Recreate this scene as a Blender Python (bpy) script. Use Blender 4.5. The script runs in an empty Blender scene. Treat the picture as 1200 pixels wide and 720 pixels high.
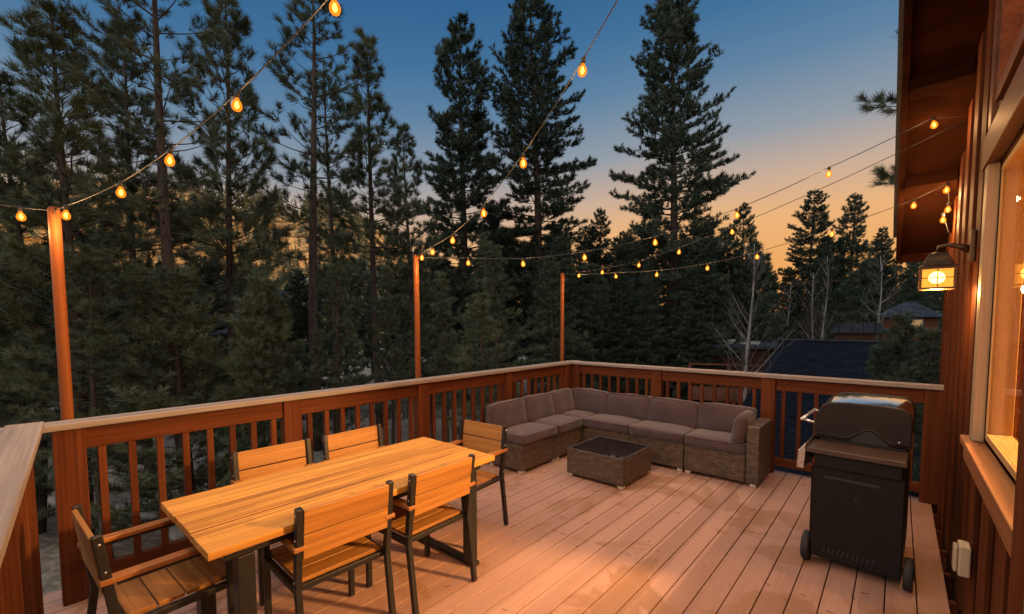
import bpy, math, random
import numpy as np
from mathutils import Vector, Matrix

R = math.radians
random.seed(7)
scene = bpy.context.scene
col = scene.collection
GZ = -2.75            # ground level below the deck floor (deck surface is z = 0)

# ---------------------------------------------------------------- camera
CAMZ, FPX, YAW, PIT, ROL, CYPX = 1.68, 514.33, -0.7219408, -0.0599092, -0.0033121, 408.96
cy, sy = math.cos(YAW), math.sin(YAW)
fwd = Vector((sy*math.cos(PIT), cy*math.cos(PIT), math.sin(PIT)))
rgt = Vector((cy, -sy, 0))
upv = rgt.cross(fwd)
r2 = math.cos(ROL)*rgt + math.sin(ROL)*upv
u2 = -math.sin(ROL)*rgt + math.cos(ROL)*upv
cam_d = bpy.data.cameras.new('camera')
cam = bpy.data.objects.new('camera', cam_d); col.objects.link(cam)
cam.matrix_world = Matrix(((r2.x, u2.x, -fwd.x, 0), (r2.y, u2.y, -fwd.y, 0), (r2.z, u2.z, -fwd.z, CAMZ), (0, 0, 0, 1)))
cam_d.sensor_width = 36; cam_d.lens = FPX/1200*36
cam_d.shift_y = (CYPX-360)/1200
cam_d.clip_start = 0.02; cam_d.clip_end = 2000
scene.camera = cam

def ray(px, py):
    return r2*((px-600)/FPX) - u2*((py-CYPX)/FPX) + fwd
def spot(px, D, py=378):
    d = ray(px, py); k = D/math.hypot(d.x, d.y)
    return Vector((d.x*k, d.y*k, CAMZ+d.z*k))

# ---------------------------------------------------------------- materials
def mat(name):
    m = bpy.data.materials.new(name); m.use_nodes = True
    nt = m.node_tree; b = nt.nodes['Principled BSDF']
    return m, nt, b
def N(nt, t, **kw):
    n = nt.nodes.new(t)
    for k, v in kw.items():
        if k.startswith('i_'):
            key = k[2:]; key = int(key) if key.isdigit() else key.replace('_', ' ')
            n.inputs[key].default_value = v
        else: setattr(n, k, v)
    return n
def ramp(nt, fac, stops, interp='LINEAR'):
    r = nt.nodes.new('ShaderNodeValToRGB'); r.color_ramp.interpolation = interp
    e = r.color_ramp.elements
    while len(e) > 1: e.remove(e[0])
    e[0].position = stops[0][0]; e[0].color = (*stops[0][1], 1)
    for p, c in stops[1:]:
        q = e.new(p); q.color = (*c, 1)
    nt.links.new(fac, r.inputs['Fac']); return r
def coords(nt, scale=(1, 1, 1), kind='Object'):
    tc = N(nt, 'ShaderNodeTexCoord'); mp = N(nt, 'ShaderNodeMapping')
    mp.inputs['Scale'].default_value = scale
    nt.links.new(tc.outputs[kind], mp.inputs['Vector']); return mp.outputs['Vector']
def bump(nt, b, h, strength=.3, dist=.01):
    n = N(nt, 'ShaderNodeBump'); n.inputs['Strength'].default_value = strength; n.inputs['Distance'].default_value = dist
    nt.links.new(h, n.inputs['Height']); nt.links.new(n.outputs['Normal'], b.inputs['Normal'])
def mixc(nt, f, a, c, mode='MIX'):
    n = nt.nodes.new('ShaderNodeMix'); n.data_type = 'RGBA'; n.blend_type = mode
    for s, v in ((n.inputs['Factor'], f), (n.inputs['A'], a), (n.inputs['B'], c)):
        if hasattr(v, 'is_linked') or hasattr(v, 'links'): nt.links.new(v, s)
        elif isinstance(v, (int, float)): s.default_value = v
        else: s.default_value = (*v, 1)
    return n.outputs['Result']
def math_n(nt, op, a, b=None):
    n = N(nt, 'ShaderNodeMath', operation=op)
    for i, v in ((0, a), (1, b)):
        if v is None: continue
        if isinstance(v, (int, float)): n.inputs[i].default_value = v
        else: nt.links.new(v, n.inputs[i])
    return n.outputs[0]

def wood(name, dark, light, axis='X', rough=.55, grain=60, spec=.1, strip=None, weather=None):
    m, nt, b = mat(name)
    s = {'X': (1.2, grain, grain), 'Y': (grain, 1.2, grain), 'Z': (grain, grain, 1.2)}[axis]
    v = coords(nt, s)
    n1 = N(nt, 'ShaderNodeTexNoise', i_Scale=1.0, i_Detail=5.0, i_Roughness=.6); nt.links.new(v, n1.inputs['Vector'])
    v2 = coords(nt, tuple(x*.12 for x in s))
    n2 = N(nt, 'ShaderNodeTexNoise', i_Scale=1.0, i_Detail=3.0); nt.links.new(v2, n2.inputs['Vector'])
    f = math_n(nt, 'ADD', math_n(nt, 'MULTIPLY', n1.outputs['Fac'], .55), math_n(nt, 'MULTIPLY', n2.outputs['Fac'], .45))
    r = ramp(nt, f, [(.36, dark), (.5, tuple((p+q)/2 for p, q in zip(dark, light))), (.62, light)])
    c = r.outputs['Color']
    if strip:
        sep = N(nt, 'ShaderNodeSeparateXYZ'); tc = N(nt, 'ShaderNodeTexCoord'); nt.links.new(tc.outputs['Object'], sep.inputs[0])
        ax = {'X': 1, 'Y': 0, 'Z': 0}[axis]; al = {'X': 0, 'Y': 1, 'Z': 2}[axis]
        fl = math_n(nt, 'FLOOR', math_n(nt, 'DIVIDE', sep.outputs[ax], strip))
        fl2 = math_n(nt, 'FLOOR', math_n(nt, 'ADD', math_n(nt, 'DIVIDE', sep.outputs[al], .55), math_n(nt, 'MULTIPLY', fl, .37)))
        cmb = N(nt, 'ShaderNodeCombineXYZ'); nt.links.new(fl, cmb.inputs[0]); nt.links.new(fl2, cmb.inputs[1])
        wn = N(nt, 'ShaderNodeTexWhiteNoise', noise_dimensions='2D'); nt.links.new(cmb.outputs[0], wn.inputs['Vector'])
        k = N(nt, 'ShaderNodeMapRange', i_3=.84, i_4=1.12); nt.links.new(wn.outputs['Value'], k.inputs[0])
        c = mixc(nt, 1.0, c, (1, 1, 1), 'MULTIPLY')
        vm = N(nt, 'ShaderNodeVectorMath', operation='SCALE'); nt.links.new(c, vm.inputs[0]); nt.links.new(k.outputs[0], vm.inputs['Scale']); c = vm.outputs[0]
    if weather:
        wv = coords(nt, (3, 3, 3)); nw = N(nt, 'ShaderNodeTexNoise', i_Scale=1.0, i_Detail=6.0); nt.links.new(wv, nw.inputs['Vector'])
        wr = ramp(nt, nw.outputs['Fac'], [(.45, (0, 0, 0)), (.62, (1, 1, 1))])
        c = mixc(nt, math_n(nt, 'MULTIPLY', wr.outputs['Color'], .6), c, weather)
    nt.links.new(c, b.inputs['Base Color'])
    b.inputs['Roughness'].default_value = rough; b.inputs['Specular IOR Level'].default_value = spec
    bump(nt, b, f, .25, .004)
    return m
def plain(name, c, rough=.5, metal=0., noise=.25, scale=30, spec=.5):
    m, nt, b = mat(name)
    v = coords(nt, (1, 1, 1)); n1 = N(nt, 'ShaderNodeTexNoise', i_Scale=float(scale), i_Detail=4.0); nt.links.new(v, n1.inputs['Vector'])
    r = ramp(nt, n1.outputs['Fac'], [(.3, tuple(x*(1-noise) for x in c)), (.7, tuple(x*(1+noise) for x in c))])
    nt.links.new(r.outputs['Color'], b.inputs['Base Color'])
    rr = N(nt, 'ShaderNodeMapRange', i_3=max(.02, rough-.08), i_4=rough+.08); nt.links.new(n1.outputs['Fac'], rr.inputs[0]); nt.links.new(rr.outputs[0], b.inputs['Roughness'])
    b.inputs['Metallic'].default_value = metal; b.inputs['Specular IOR Level'].default_value = spec
    return m

M = {}
M['rail'] = wood('stained_rail_wood', (.055, .014, .005), (.135, .04, .014), 'X', .6)
M['rail_y'] = wood('stained_rail_wood_long', (.055, .014, .005), (.135, .04, .014), 'Y', .6)
M['rail_z'] = wood('stained_post_wood', (.055, .014, .005), (.135, .04, .014), 'Z', .6)
M['cap_x'] = wood('weathered_cap_wood', (.15, .125, .115), (.34, .29, .265), 'X', .65, weather=(.27, .22, .19))
M['cap_y'] = wood('weathered_cap_wood_long', (.22, .165, .14), (.42, .33, .29), 'Y', .65, weather=(.33, .22, .16))
M['cap_edge'] = wood('cap_edge_wood', (.16, .07, .035), (.3, .15, .08), 'Y', .6)
M['pole'] = wood('stained_pole_wood', (.12, .036, .011), (.24, .075, .022), 'Z', .55)
M['siding'] = wood('cedar_siding', (.035, .009, .0035), (.11, .032, .01), 'Z', .7, grain=35, spec=.08)
M['trim'] = wood('dark_brown_trim', (.06, .025, .014), (.13, .055, .03), 'Y', .5)
M['sill'] = wood('window_sill_wood', (.14, .06, .025), (.28, .13, .06), 'Y', .5)
M['casing'] = wood('tan_window_casing', (.2, .15, .1), (.3, .23, .16), 'Z', .5)
M['bark_dry'] = plain('dry_needle_brown', (.12, .06, .03), .8)
M['win_frame'] = wood('warm_window_frame', (.3, .19, .08), (.45, .3, .14), 'Z', .45)
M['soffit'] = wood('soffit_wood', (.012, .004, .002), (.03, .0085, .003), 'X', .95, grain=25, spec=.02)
M['table'] = wood('oiled_table_wood', (.30, .115, .018), (.74, .37, .075), 'Y', .42, grain=45, strip=.055, spec=.4)
M['slat'] = wood('oiled_chair_wood', (.22, .085, .016), (.46, .21, .05), 'X', .45, grain=45, spec=.4)
M['slat_y'] = wood('oiled_chair_arm_wood', (.2, .07, .016), (.42, .17, .045), 'Y', .45, grain=45, spec=.4)
M['black'] = plain('black_powder_coat', (.012, .011, .011), .42, 0, .3, 80)
M['grill'] = plain('dark_grill_enamel', (.006, .005, .0045), .55, .0, .35, 25, .25)
M['lid'] = plain('polished_lid_metal', (.75, .78, .82), .12, 1, .1, 6, .8)
M['lid_end'] = plain('cast_lid_end', (.013, .009, .007), .5, .1, .3, 30, .3)
M['shelf'] = plain('brown_grill_shelf', (.075, .05, .038), .4, .5, .2, 30)
M['steel'] = plain('brushed_steel', (.6, .57, .52), .28, 1, .12, 50)
M['rubber'] = plain('wheel_rubber', (.012, .012, .013), .7, 0, .3, 60)
M['bronze'] = plain('dark_bronze', (.06, .033, .016), .45, .6, .3, 40)
M['foot'] = plain('sofa_foot_plastic', (.45, .38, .3), .5)
M['cable'] = plain('black_cable', (.012, .012, .012), .6)
M['white'] = plain('cream_plastic', (.36, .29, .2), .5, 0, .06)
M['metal_grey'] = plain('grey_frame_metal', (.22, .22, .21), .4, .6)
M['pipe'] = plain('roof_pipe_grey', (.2, .2, .21), .6)
M['cream_wall'] = plain('interior_cream_wall', (.62, .42, .17), .8, 0, .08, 3)
M['room_floor'] = wood('interior_oak_floor', (.3, .16, .06), (.45, .26, .11), 'Y', .4)

def fabric():
    m, nt, b = mat('mauve_brown_fabric')
    v = coords(nt, (1, 1, 1)); n1 = N(nt, 'ShaderNodeTexNoise', i_Scale=420., i_Detail=2.); nt.links.new(v, n1.inputs['Vector'])
    n2 = N(nt, 'ShaderNodeTexNoise', i_Scale=5., i_Detail=4.); nt.links.new(v, n2.inputs['Vector'])
    f = math_n(nt, 'ADD', math_n(nt, 'MULTIPLY', n1.outputs['Fac'], .5), math_n(nt, 'MULTIPLY', n2.outputs['Fac'], .5))
    r = ramp(nt, f, [(.35, (.044, .026, .03)), (.65, (.08, .05, .055))])
    nt.links.new(r.outputs['Color'], b.inputs['Base Color']); b.inputs['Roughness'].default_value = .95
    b.inputs['Sheen Weight'].default_value = .25
    n3 = N(nt, 'ShaderNodeTexNoise', i_Scale=9., i_Detail=3., i_Distortion=1.2); nt.links.new(v, n3.inputs['Vector'])
    bump(nt, b, math_n(nt, 'ADD', f, math_n(nt, 'MULTIPLY', n3.outputs['Fac'], 3.0)), .4, .006); return m
M['fabric'] = fabric()
def wicker():
    m, nt, b = mat('woven_wicker')
    tc = N(nt, 'ShaderNodeTexCoord'); sep = N(nt, 'ShaderNodeSeparateXYZ'); nt.links.new(tc.outputs['Object'], sep.inputs[0])
    u = math_n(nt, 'ADD', sep.outputs[0], sep.outputs[1])
    cmb = N(nt, 'ShaderNodeCombineXYZ'); nt.links.new(u, cmb.inputs[0]); nt.links.new(sep.outputs[2], cmb.inputs[1])
    br = N(nt, 'ShaderNodeTexBrick', i_Scale=1.0, i_Mortar_Size=.003, i_Mortar_Smooth=.7, i_Brick_Width=.07, i_Row_Height=.0165)
    br.inputs['Color1'].default_value = (.075, .05, .035, 1); br.inputs['Color2'].default_value = (.15, .104, .074, 1); br.inputs['Mortar'].default_value = (.02, .014, .01, 1)
    nt.links.new(cmb.outputs[0], br.inputs['Vector'])
    n2 = N(nt, 'ShaderNodeTexNoise', i_Scale=18., i_Detail=4.); nt.links.new(tc.outputs['Object'], n2.inputs['Vector'])
    k = N(nt, 'ShaderNodeMapRange', i_1=.3, i_2=.7, i_3=.65, i_4=1.25); nt.links.new(n2.outputs['Fac'], k.inputs[0])
    vm = N(nt, 'ShaderNodeVectorMath', operation='SCALE'); nt.links.new(br.outputs['Color'], vm.inputs[0]); nt.links.new(k.outputs[0], vm.inputs['Scale'])
    nt.links.new(vm.outputs[0], b.inputs['Base Color']); b.inputs['Roughness'].default_value = .45
    inv = math_n(nt, 'SUBTRACT', 1.0, br.outputs['Fac'])
    bump(nt, b, inv, .8, .004); return m
M['wicker'] = wicker()
def deckmat():
    m, nt, b = mat('composite_deck_board')
    tc = N(nt, 'ShaderNodeTexCoord'); sep = N(nt, 'ShaderNodeSeparateXYZ'); nt.links.new(tc.outputs['Object'], sep.inputs[0])
    fl = math_n(nt, 'FLOOR', math_n(nt, 'DIVIDE', math_n(nt, 'ADD', sep.outputs[0], 3.9), .1454))
    wn = N(nt, 'ShaderNodeTexWhiteNoise', noise_dimensions='1D'); nt.links.new(fl, wn.inputs['W'])
    v = coords(nt, (50, 2.2, 50)); n1 = N(nt, 'ShaderNodeTexNoise', i_Scale=1., i_Detail=5.); nt.links.new(v, n1.inputs['Vector'])
    v3 = coords(nt, (1.1, 1.1, 1.1)); n3 = N(nt, 'ShaderNodeTexNoise', i_Scale=1.3, i_Detail=7., i_Roughness=.62, i_Distortion=.6); nt.links.new(v3, n3.inputs['Vector'])
    n5 = N(nt, 'ShaderNodeTexNoise', i_Scale=70., i_Detail=3.); nt.links.new(v3, n5.inputs['Vector'])
    f = math_n(nt, 'ADD', math_n(nt, 'MULTIPLY', wn.outputs['Value'], .35), math_n(nt, 'ADD', math_n(nt, 'MULTIPLY', n1.outputs['Fac'], .4), math_n(nt, 'MULTIPLY', n5.outputs['Fac'], .25)))
    r = ramp(nt, f, [(.25, (.32, .175, .12)), (.75, (.49, .285, .205))])
    st = ramp(nt, n3.outputs['Fac'], [(.53, (0, 0, 0)), (.57, (1, 1, 1)), (.66, (.7, .7, .7))])
    c = mixc(nt, math_n(nt, 'MULTIPLY', st.outputs['Color'], .65), r.outputs['Color'], (.26, .125, .05))
    n4 = N(nt, 'ShaderNodeTexNoise', i_Scale=.9, i_Detail=5.); 
    v4 = coords(nt, (1, .6, 1)); nt.links.new(v4, n4.inputs['Vector'])
    d2 = ramp(nt, n4.outputs['Fac'], [(.5, (0, 0, 0)), (.72, (1, 1, 1))])
    c = mixc(nt, math_n(nt, 'MULTIPLY', d2.outputs['Color'], .35), c, (.36, .25, .2))
    nt.links.new(c, b.inputs['Base Color'])
    rg = N(nt, 'ShaderNodeMapRange', i_3=.62, i_4=.42); nt.links.new(st.outputs['Color'], rg.inputs[0]); nt.links.new(rg.outputs[0], b.inputs['Roughness'])
    b.inputs['Specular IOR Level'].default_value = .35
    bump(nt, b, f, .25, .003); return m
M['deck'] = deckmat()
def shingles(name, c1, c2):
    m, nt, b = mat(name)
    tc = N(nt, 'ShaderNodeTexCoord')
    br = N(nt, 'ShaderNodeTexBrick', i_Scale=1.0, i_Mortar_Size=.012, i_Mortar_Smooth=.3, i_Brick_Width=.32, i_Row_Height=.16)
    br.inputs['Color1'].default_value = (*c1, 1); br.inputs['Color2'].default_value = (*c2, 1); br.inputs['Mortar'].default_value = (*[x*.35 for x in c1], 1)
    nt.links.new(tc.outputs['Object'], br.inputs['Vector'])
    n2 = N(nt, 'ShaderNodeTexNoise', i_Scale=3., i_Detail=6.); nt.links.new(tc.outputs['Object'], n2.inputs['Vector'])
    k = N(nt, 'ShaderNodeMapRange', i_1=.3, i_2=.7, i_3=.7, i_4=1.2); nt.links.new(n2.outputs['Fac'], k.inputs[0])
    vm = N(nt, 'ShaderNodeVectorMath', operation='SCALE'); nt.links.new(br.outputs['Color'], vm.inputs[0]); nt.links.new(k.outputs[0], vm.inputs['Scale'])
    nt.links.new(vm.outputs[0], b.inputs['Base Color']); b.inputs['Roughness'].default_value = .95; b.inputs['Specular IOR Level'].default_value = .08
    bump(nt, b, math_n(nt, 'SUBTRACT', 1.0, br.outputs['Fac']), .7, .02); return m
M['roof_edge'] = plain('dark_roof_covering', (.035, .035, .04), .8)
M['shingle'] = shingles('blue_grey_shingles', (.006, .0075, .012), (.011, .0135, .02))
M['shingle2'] = shingles('grey_shingles', (.035, .04, .052), (.055, .06, .072))
M['darkwood'] = wood('dark_neighbour_wood', (.03, .015, .01), (.07, .032, .02), 'X', .7)
M['redwall'] = wood('red_brown_house_wall', (.1, .035, .02), (.17, .06, .035), 'Z', .7)
M['pale'] = plain('weathered_pale_boards', (.33, .31, .28), .8, 0, .3, 8)
def barkmat(name, c1, c2, sc):
    m, nt, b = mat(name)
    v = coords(nt, (sc, sc, sc*.25)); n1 = N(nt, 'ShaderNodeTexNoise', i_Scale=1., i_Detail=6., i_Roughness=.65); nt.links.new(v, n1.inputs['Vector'])
    r = ramp(nt, n1.outputs['Fac'], [(.35, c1), (.65, c2)]); nt.links.new(r.outputs['Color'], b.inputs['Base Color'])
    b.inputs['Roughness'].default_value = .9; bump(nt, b, n1.outputs['Fac'], .6, .03); return m
M['bark'] = barkmat('pine_bark', (.03, .018, .012), (.1, .062, .042), 18)
M['birch'] = barkmat('pale_birch_bark', (.09, .08, .07), (.32, .29, .26), 9)
M['twig'] = barkmat('grey_bare_twigs', (.06, .05, .043), (.14, .115, .1), 14)
def needles(name, c1, c2, c3):
    m, nt, b = mat(name)
    v = coords(nt, (1, 1, 1)); n1 = N(nt, 'ShaderNodeTexNoise', i_Scale=1.1, i_Detail=5.); nt.links.new(v, n1.inputs['Vector'])
    oi = N(nt, 'ShaderNodeObjectInfo')
    f = math_n(nt, 'ADD', n1.outputs['Fac'], math_n(nt, 'MULTIPLY', math_n(nt, 'SUBTRACT', oi.outputs['Random'], .5), .16))
    r = ramp(nt, f, [(.34, c1), (.52, c2), (.7, c3)]); nt.links.new(r.outputs['Color'], b.inputs['Base Color'])
    b.inputs['Roughness'].default_value = .6; b.inputs['Specular IOR Level'].default_value = .25
    return m
M['needle'] = needles('long_pine_needles', (.06, .08, .05), (.1, .12, .066), (.15, .16, .085))
M['needle2'] = needles('dense_conifer_needles', (.035, .05, .033), (.058, .078, .05), (.1, .125, .075))
def groundmat():
    m, nt, b = mat('forest_floor')
    v = coords(nt, (1, 1, 1)); n1 = N(nt, 'ShaderNodeTexNoise', i_Scale=.35, i_Detail=8., i_Roughness=.65); nt.links.new(v, n1.inputs['Vector'])
    n2 = N(nt, 'ShaderNodeTexNoise', i_Scale=6., i_Detail=6.); nt.links.new(v, n2.inputs['Vector'])
    f = math_n(nt, 'ADD', math_n(nt, 'MULTIPLY', n1.outputs['Fac'], .6), math_n(nt, 'MULTIPLY', n2.outputs['Fac'], .4))
    r = ramp(nt, f, [(.36, (.06, .052, .036)), (.46, (.18, .14, .1)), (.56, (.32, .26, .2)), (.68, (.42, .36, .3))])
    nt.links.new(r.outputs['Color'], b.inputs['Base Color']); b.inputs['Roughness'].default_value = 1
    bump(nt, b, f, .8, .15); return m
M['ground'] = groundmat()
def emis(name, c, s):
    m = bpy.data.materials.new(name); m.use_nodes = True; nt = m.node_tree; nt.nodes.clear()
    e = N(nt, 'ShaderNodeEmission'); e.inputs[0].default_value = (*c, 1); e.inputs[1].default_value = s
    o = N(nt, 'ShaderNodeOutputMaterial'); nt.links.new(e.outputs[0], o.inputs[0])
    m.cycles.emission_sampling = 'NONE'; return m
M['filament'] = emis('glowing_filament', (1, .6, .17), 16)
M['lamp_white'] = emis('frosted_lamp_bulb', (1, .74, .34), 24)
def glowglass(name, tint, ec, es, mixf):
    m = bpy.data.materials.new(name); m.use_nodes = True; nt = m.node_tree; nt.nodes.clear()
    t = N(nt, 'ShaderNodeBsdfTransparent'); t.inputs[0].default_value = (*tint, 1)
    e = N(nt, 'ShaderNodeEmission'); e.inputs[0].default_value = (*ec, 1); e.inputs[1].default_value = es
    mx = N(nt, 'ShaderNodeMixShader'); mx.inputs[0].default_value = mixf
    nt.links.new(t.outputs[0], mx.inputs[1]); nt.links.new(e.outputs[0], mx.inputs[2])
    o = N(nt, 'ShaderNodeOutputMaterial'); nt.links.new(mx.outputs[0], o.inputs[0])
    m.cycles.emission_sampling = 'NONE'; return m
M['bulb_glass'] = glowglass('lit_amber_bulb_glass', (1, .75, .4), (1, .27, .018), 1.5, .72)
M['lantern_glass'] = glowglass('lit_seeded_lantern_glass', (1, .85, .55), (1, .42, .06), 1.7, .42)
def paneglass():
    m = bpy.data.materials.new('window_glass'); m.use_nodes = True; nt = m.node_tree; nt.nodes.clear()
    t = N(nt, 'ShaderNodeBsdfTransparent'); g = N(nt, 'ShaderNodeBsdfGlossy'); g.inputs['Roughness'].default_value = .01
    fr = N(nt, 'ShaderNodeFresnel', i_IOR=1.5); fm = math_n(nt, 'MULTIPLY', fr.outputs[0], .5)
    mx = N(nt, 'ShaderNodeMixShader'); nt.links.new(fm, mx.inputs[0])
    nt.links.new(t.outputs[0], mx.inputs[1]); nt.links.new(g.outputs[0], mx.inputs[2])
    o = N(nt, 'ShaderNodeOutputMaterial'); nt.links.new(mx.outputs[0], o.inputs[0]); return m
M['pane'] = paneglass()
M['black_glass'] = plain('black_table_glass', (.003, .003, .0035), .015, 0, .05, 5, .6)
M['litwin'] = emis('lit_far_window', (1, .6, .25), .35)

# ---------------------------------------------------------------- mesh helpers
class MB:
    def __init__(s): s.v = []; s.f = []; s.sm = []
    def add(s, vs, fs, smooth=False):
        o = len(s.v); s.v += [tuple(p) for p in vs]
        s.f += [tuple(i+o for i in q) for q in fs]; s.sm += [smooth]*len(fs); return s
    def box(s, x0, x1, y0, y1, z0, z1, T=None):
        vs = [Vector(p) for p in ((x0,y0,z0),(x1,y0,z0),(x1,y1,z0),(x0,y1,z0),(x0,y0,z1),(x1,y0,z1),(x1,y1,z1),(x0,y1,z1))]
        if T: vs = [T @ p for p in vs]
        return s.add(vs, [(0,3,2,1),(4,5,6,7),(0,1,5,4),(1,2,6,5),(2,3,7,6),(3,0,4,7)])
    def bar(s, a, b, w, h, up=(0, 0, 1)):
        a = Vector(a); b = Vector(b); d = (b-a).normalized(); u = Vector(up)
        if abs(d.dot(u)) > .98: u = Vector((1, 0, 0))
        x = d.cross(u).normalized(); y = x.cross(d)
        vs = [p + x*(i*w/2) + y*(j*h/2) for p in (a, b) for i, j in ((-1,-1),(1,-1),(1,1),(-1,1))]
        return s.add(vs, [(0,3,2,1),(4,5,6,7),(0,1,5,4),(1,2,6,5),(2,3,7,6),(3,0,4,7)][:2] + [(0,1,5,4),(1,2,6,5),(2,3,7,6),(3,0,4,7)])
    def tube(s, pts, rad, n=6, smooth=True, cap=True):
        pts = [Vector(p) for p in pts]; vs = []; fs = []
        if not hasattr(rad, '__len__'): rad = [rad]*len(pts)
        for i, p in enumerate(pts):
            d = (pts[min(i+1, len(pts)-1)] - pts[max(i-1, 0)]).normalized()
            u = Vector((0, 0, 1)) if abs(d.z) < .9 else Vector((0, 1, 0))
            x = d.cross(u).normalized(); y = x.cross(d)
            for k in range(n):
                a = 2*math.pi*k/n; vs.append(p + (x*math.cos(a)+y*math.sin(a))*rad[i])
        for i in range(len(pts)-1):
            for k in range(n):
                fs.append((i*n+k, i*n+(k+1) % n, (i+1)*n+(k+1) % n, (i+1)*n+k))
        if cap:
            fs.append(tuple(range(n))[::-1]); fs.append(tuple(range((len(pts)-1)*n, len(pts)*n)))
        return s.add(vs, fs, smooth)
    def lathe(s, prof, c=(0, 0, 0), n=14, T=None):
        vs = []; fs = []; m = len(prof); c = Vector(c)
        for r, z in prof:
            for k in range(n):
                a = 2*math.pi*k/n; p = Vector((r*math.cos(a), r*math.sin(a), z))
                vs.append((T @ p if T else p) + c)
        for i in range(m-1):
            for k in range(n): fs.append((i*n+k, i*n+(k+1) % n, (i+1)*n+(k+1) % n, (i+1)*n+k))
        fs.append(tuple(range(n))[::-1]); fs.append(tuple(range((m-1)*n, m*n)))
        return s.add(vs, fs, True)
    def prism(s, prof, axis, a, b, T=None):
        """profile in the plane across axis, extruded from a to b"""
        n = len(prof)
        def P(p, t):
            q = {'X': (t, p[0], p[1]), 'Y': (p[0], t, p[1]), 'Z': (p[0], p[1], t)}[axis]
            return T @ Vector(q) if T else Vector(q)
        vs = [P(p, a) for p in prof] + [P(p, b) for p in prof]
        fs = [tuple(range(n))[::-1], tuple(range(n, 2*n))] + [(i, (i+1) % n, n+(i+1) % n, n+i) for i in range(n)]
        return s.add(vs, fs)
    def cushion(s, c, sx, sy, sz, T=None, r=.04, puff=.02, n=9, seed=0):
        rnd = random.Random(seed); ph = [rnd.uniform(0, 6) for _ in range(6)]
        h = (sx/2, sy/2, sz/2); r = min(r, min(h)*.95); inner = [x-r for x in h]
        vs = []; fs = []; idx = {}
        def vert(p):
            key = tuple(round(q, 5) for q in p)
            if key in idx: return idx[key]
            q = Vector([p[i]*h[i] for i in range(3)])
            cl = Vector([max(-inner[i], min(inner[i], q[i])) for i in range(3)])
            d = q-cl
            if d.length > 1e-9: q = cl + d.normalized()*r
            w = [(1-p[i]**2) for i in range(3)]
            q.x += math.copysign(1, p[0])*(abs(p[0]) > .99)*puff*.5*w[1]*w[2]
            q.y += math.copysign(1, p[1])*(abs(p[1]) > .99)*puff*.5*w[0]*w[2]
            q.z += math.copysign(1, p[2])*(abs(p[2]) > .99)*puff*w[0]*w[1]
            wob = .004*(math.sin(q.x*21+ph[0])+math.sin(q.y*19+ph[1])+math.sin(q.z*23+ph[2]))
            q += q.normalized()*wob
            if T: q = T @ q
            idx[key] = len(vs); vs.append(q + Vector(c)); return idx[key]
        g = [-1+2*i/n for i in range(n+1)]
        for ax in range(3):
            for sg in (-1, 1):
                for i in range(n):
                    for j in range(n):
                        quad = []
                        for a, b_ in ((i,j),(i+1,j),(i+1,j+1),(i,j+1)):
                            p = [0, 0, 0]; p[ax] = sg; p[(ax+1) % 3] = g[a]; p[(ax+2) % 3] = g[b_]; quad.append(vert(p))
                        fs.append(tuple(quad if sg > 0 else quad[::-1]))
        return s.add(vs, fs, True)
    def mesh(s, name, m):
        me = bpy.data.meshes.new(name); me.from_pydata(s.v, [], s.f)
        me.polygons.foreach_set('use_smooth', s.sm); me.materials.append(m); me.update(); return me
    def build(s, name, m, parent=None, bevel=0, loc=None):
        o = bpy.data.objects.new(name, s.mesh(name, m)); col.objects.link(o)
        if parent: o.parent = parent
        if loc is not None: o.location = loc
        if bevel:
            b = o.modifiers.new('bevel', 'BEVEL'); b.width = bevel; b.segments = 2; b.limit_method = 'ANGLE'; b.angle_limit = R(40)
        return o

def tag(o, label=None, cat=None, group=None, kind=None):
    if label: o['label'] = label
    if cat: o['category'] = cat
    if group: o['group'] = group
    if kind: o['kind'] = kind
    return o
def empty(name, loc=(0, 0, 0), rz=0):
    o = bpy.data.objects.new(name, None); col.objects.link(o); o.location = loc; o.rotation_euler.z = rz
    o.empty_display_size = .1; return o
def thing(name, label, cat, loc=(0, 0, 0), rz=0, group=None):
    return tag(empty(name, loc, rz), label, cat, group)
def copy_tree(o, parent=None):
    c = o.copy(); col.objects.link(c)
    if parent: c.parent = parent
    for ch in [x for x in list(bpy.data.objects) if x.parent == o]: copy_tree(ch, c)
    return c

# ---------------------------------------------------------------- deck floor
PITCH, X0 = .1454, -3.9
mb = MB()
rnd = random.Random(3)
k = 0; x = X0 + .0435
while x < .34:
    cuts = [-2.4, 5.62]
    if k % 3 == 0: cuts.insert(1, 1.9+rnd.uniform(-.9, 2.4))
    for a, b in zip(cuts, cuts[1:]):
        mb.box(x-PITCH/2+.003, min(x+PITCH/2-.003, .337), a+.0015, b-.0015, -.026, 0)
    x += PITCH; k += 1
tag(mb.build('deck_floor', M['deck'], bevel=.003), kind='structure')
mb = MB()
y = -2.3
while y < 5.6:
    mb.box(-3.85, .33, y-.02, y+.02, -.22, -.028); y += .4
mb.box(-3.92, -3.86, -2.4, 5.66, -.27, -.004); mb.box(-3.86, .33, 5.62, 5.66, -.27, -.004)
for px_, py_ in ((-3.7, .3), (-3.7, 2.8), (-3.7, 5.4), (-1.5, 5.4), (.1, 5.4)): mb.box(px_-.07, px_+.07, py_-.07, py_+.07, GZ, -.23)
tag(mb.build('deck_framing', M['rail']), kind='structure')

lt = MB(); rl_ = random.Random(77)
for i in range(170):
    x, y = rl_.uniform(-3.4, .25), rl_.uniform(.7, 5.3); a = rl_.uniform(0, 6.3); l = rl_.uniform(.02, .05)
    lt.bar((x, y, .004), (x+math.cos(a)*l, y+math.sin(a)*l, .005), .0022, .002)
tag(lt.build('pine_litter', M['bark_dry']), kind='stuff')

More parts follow.
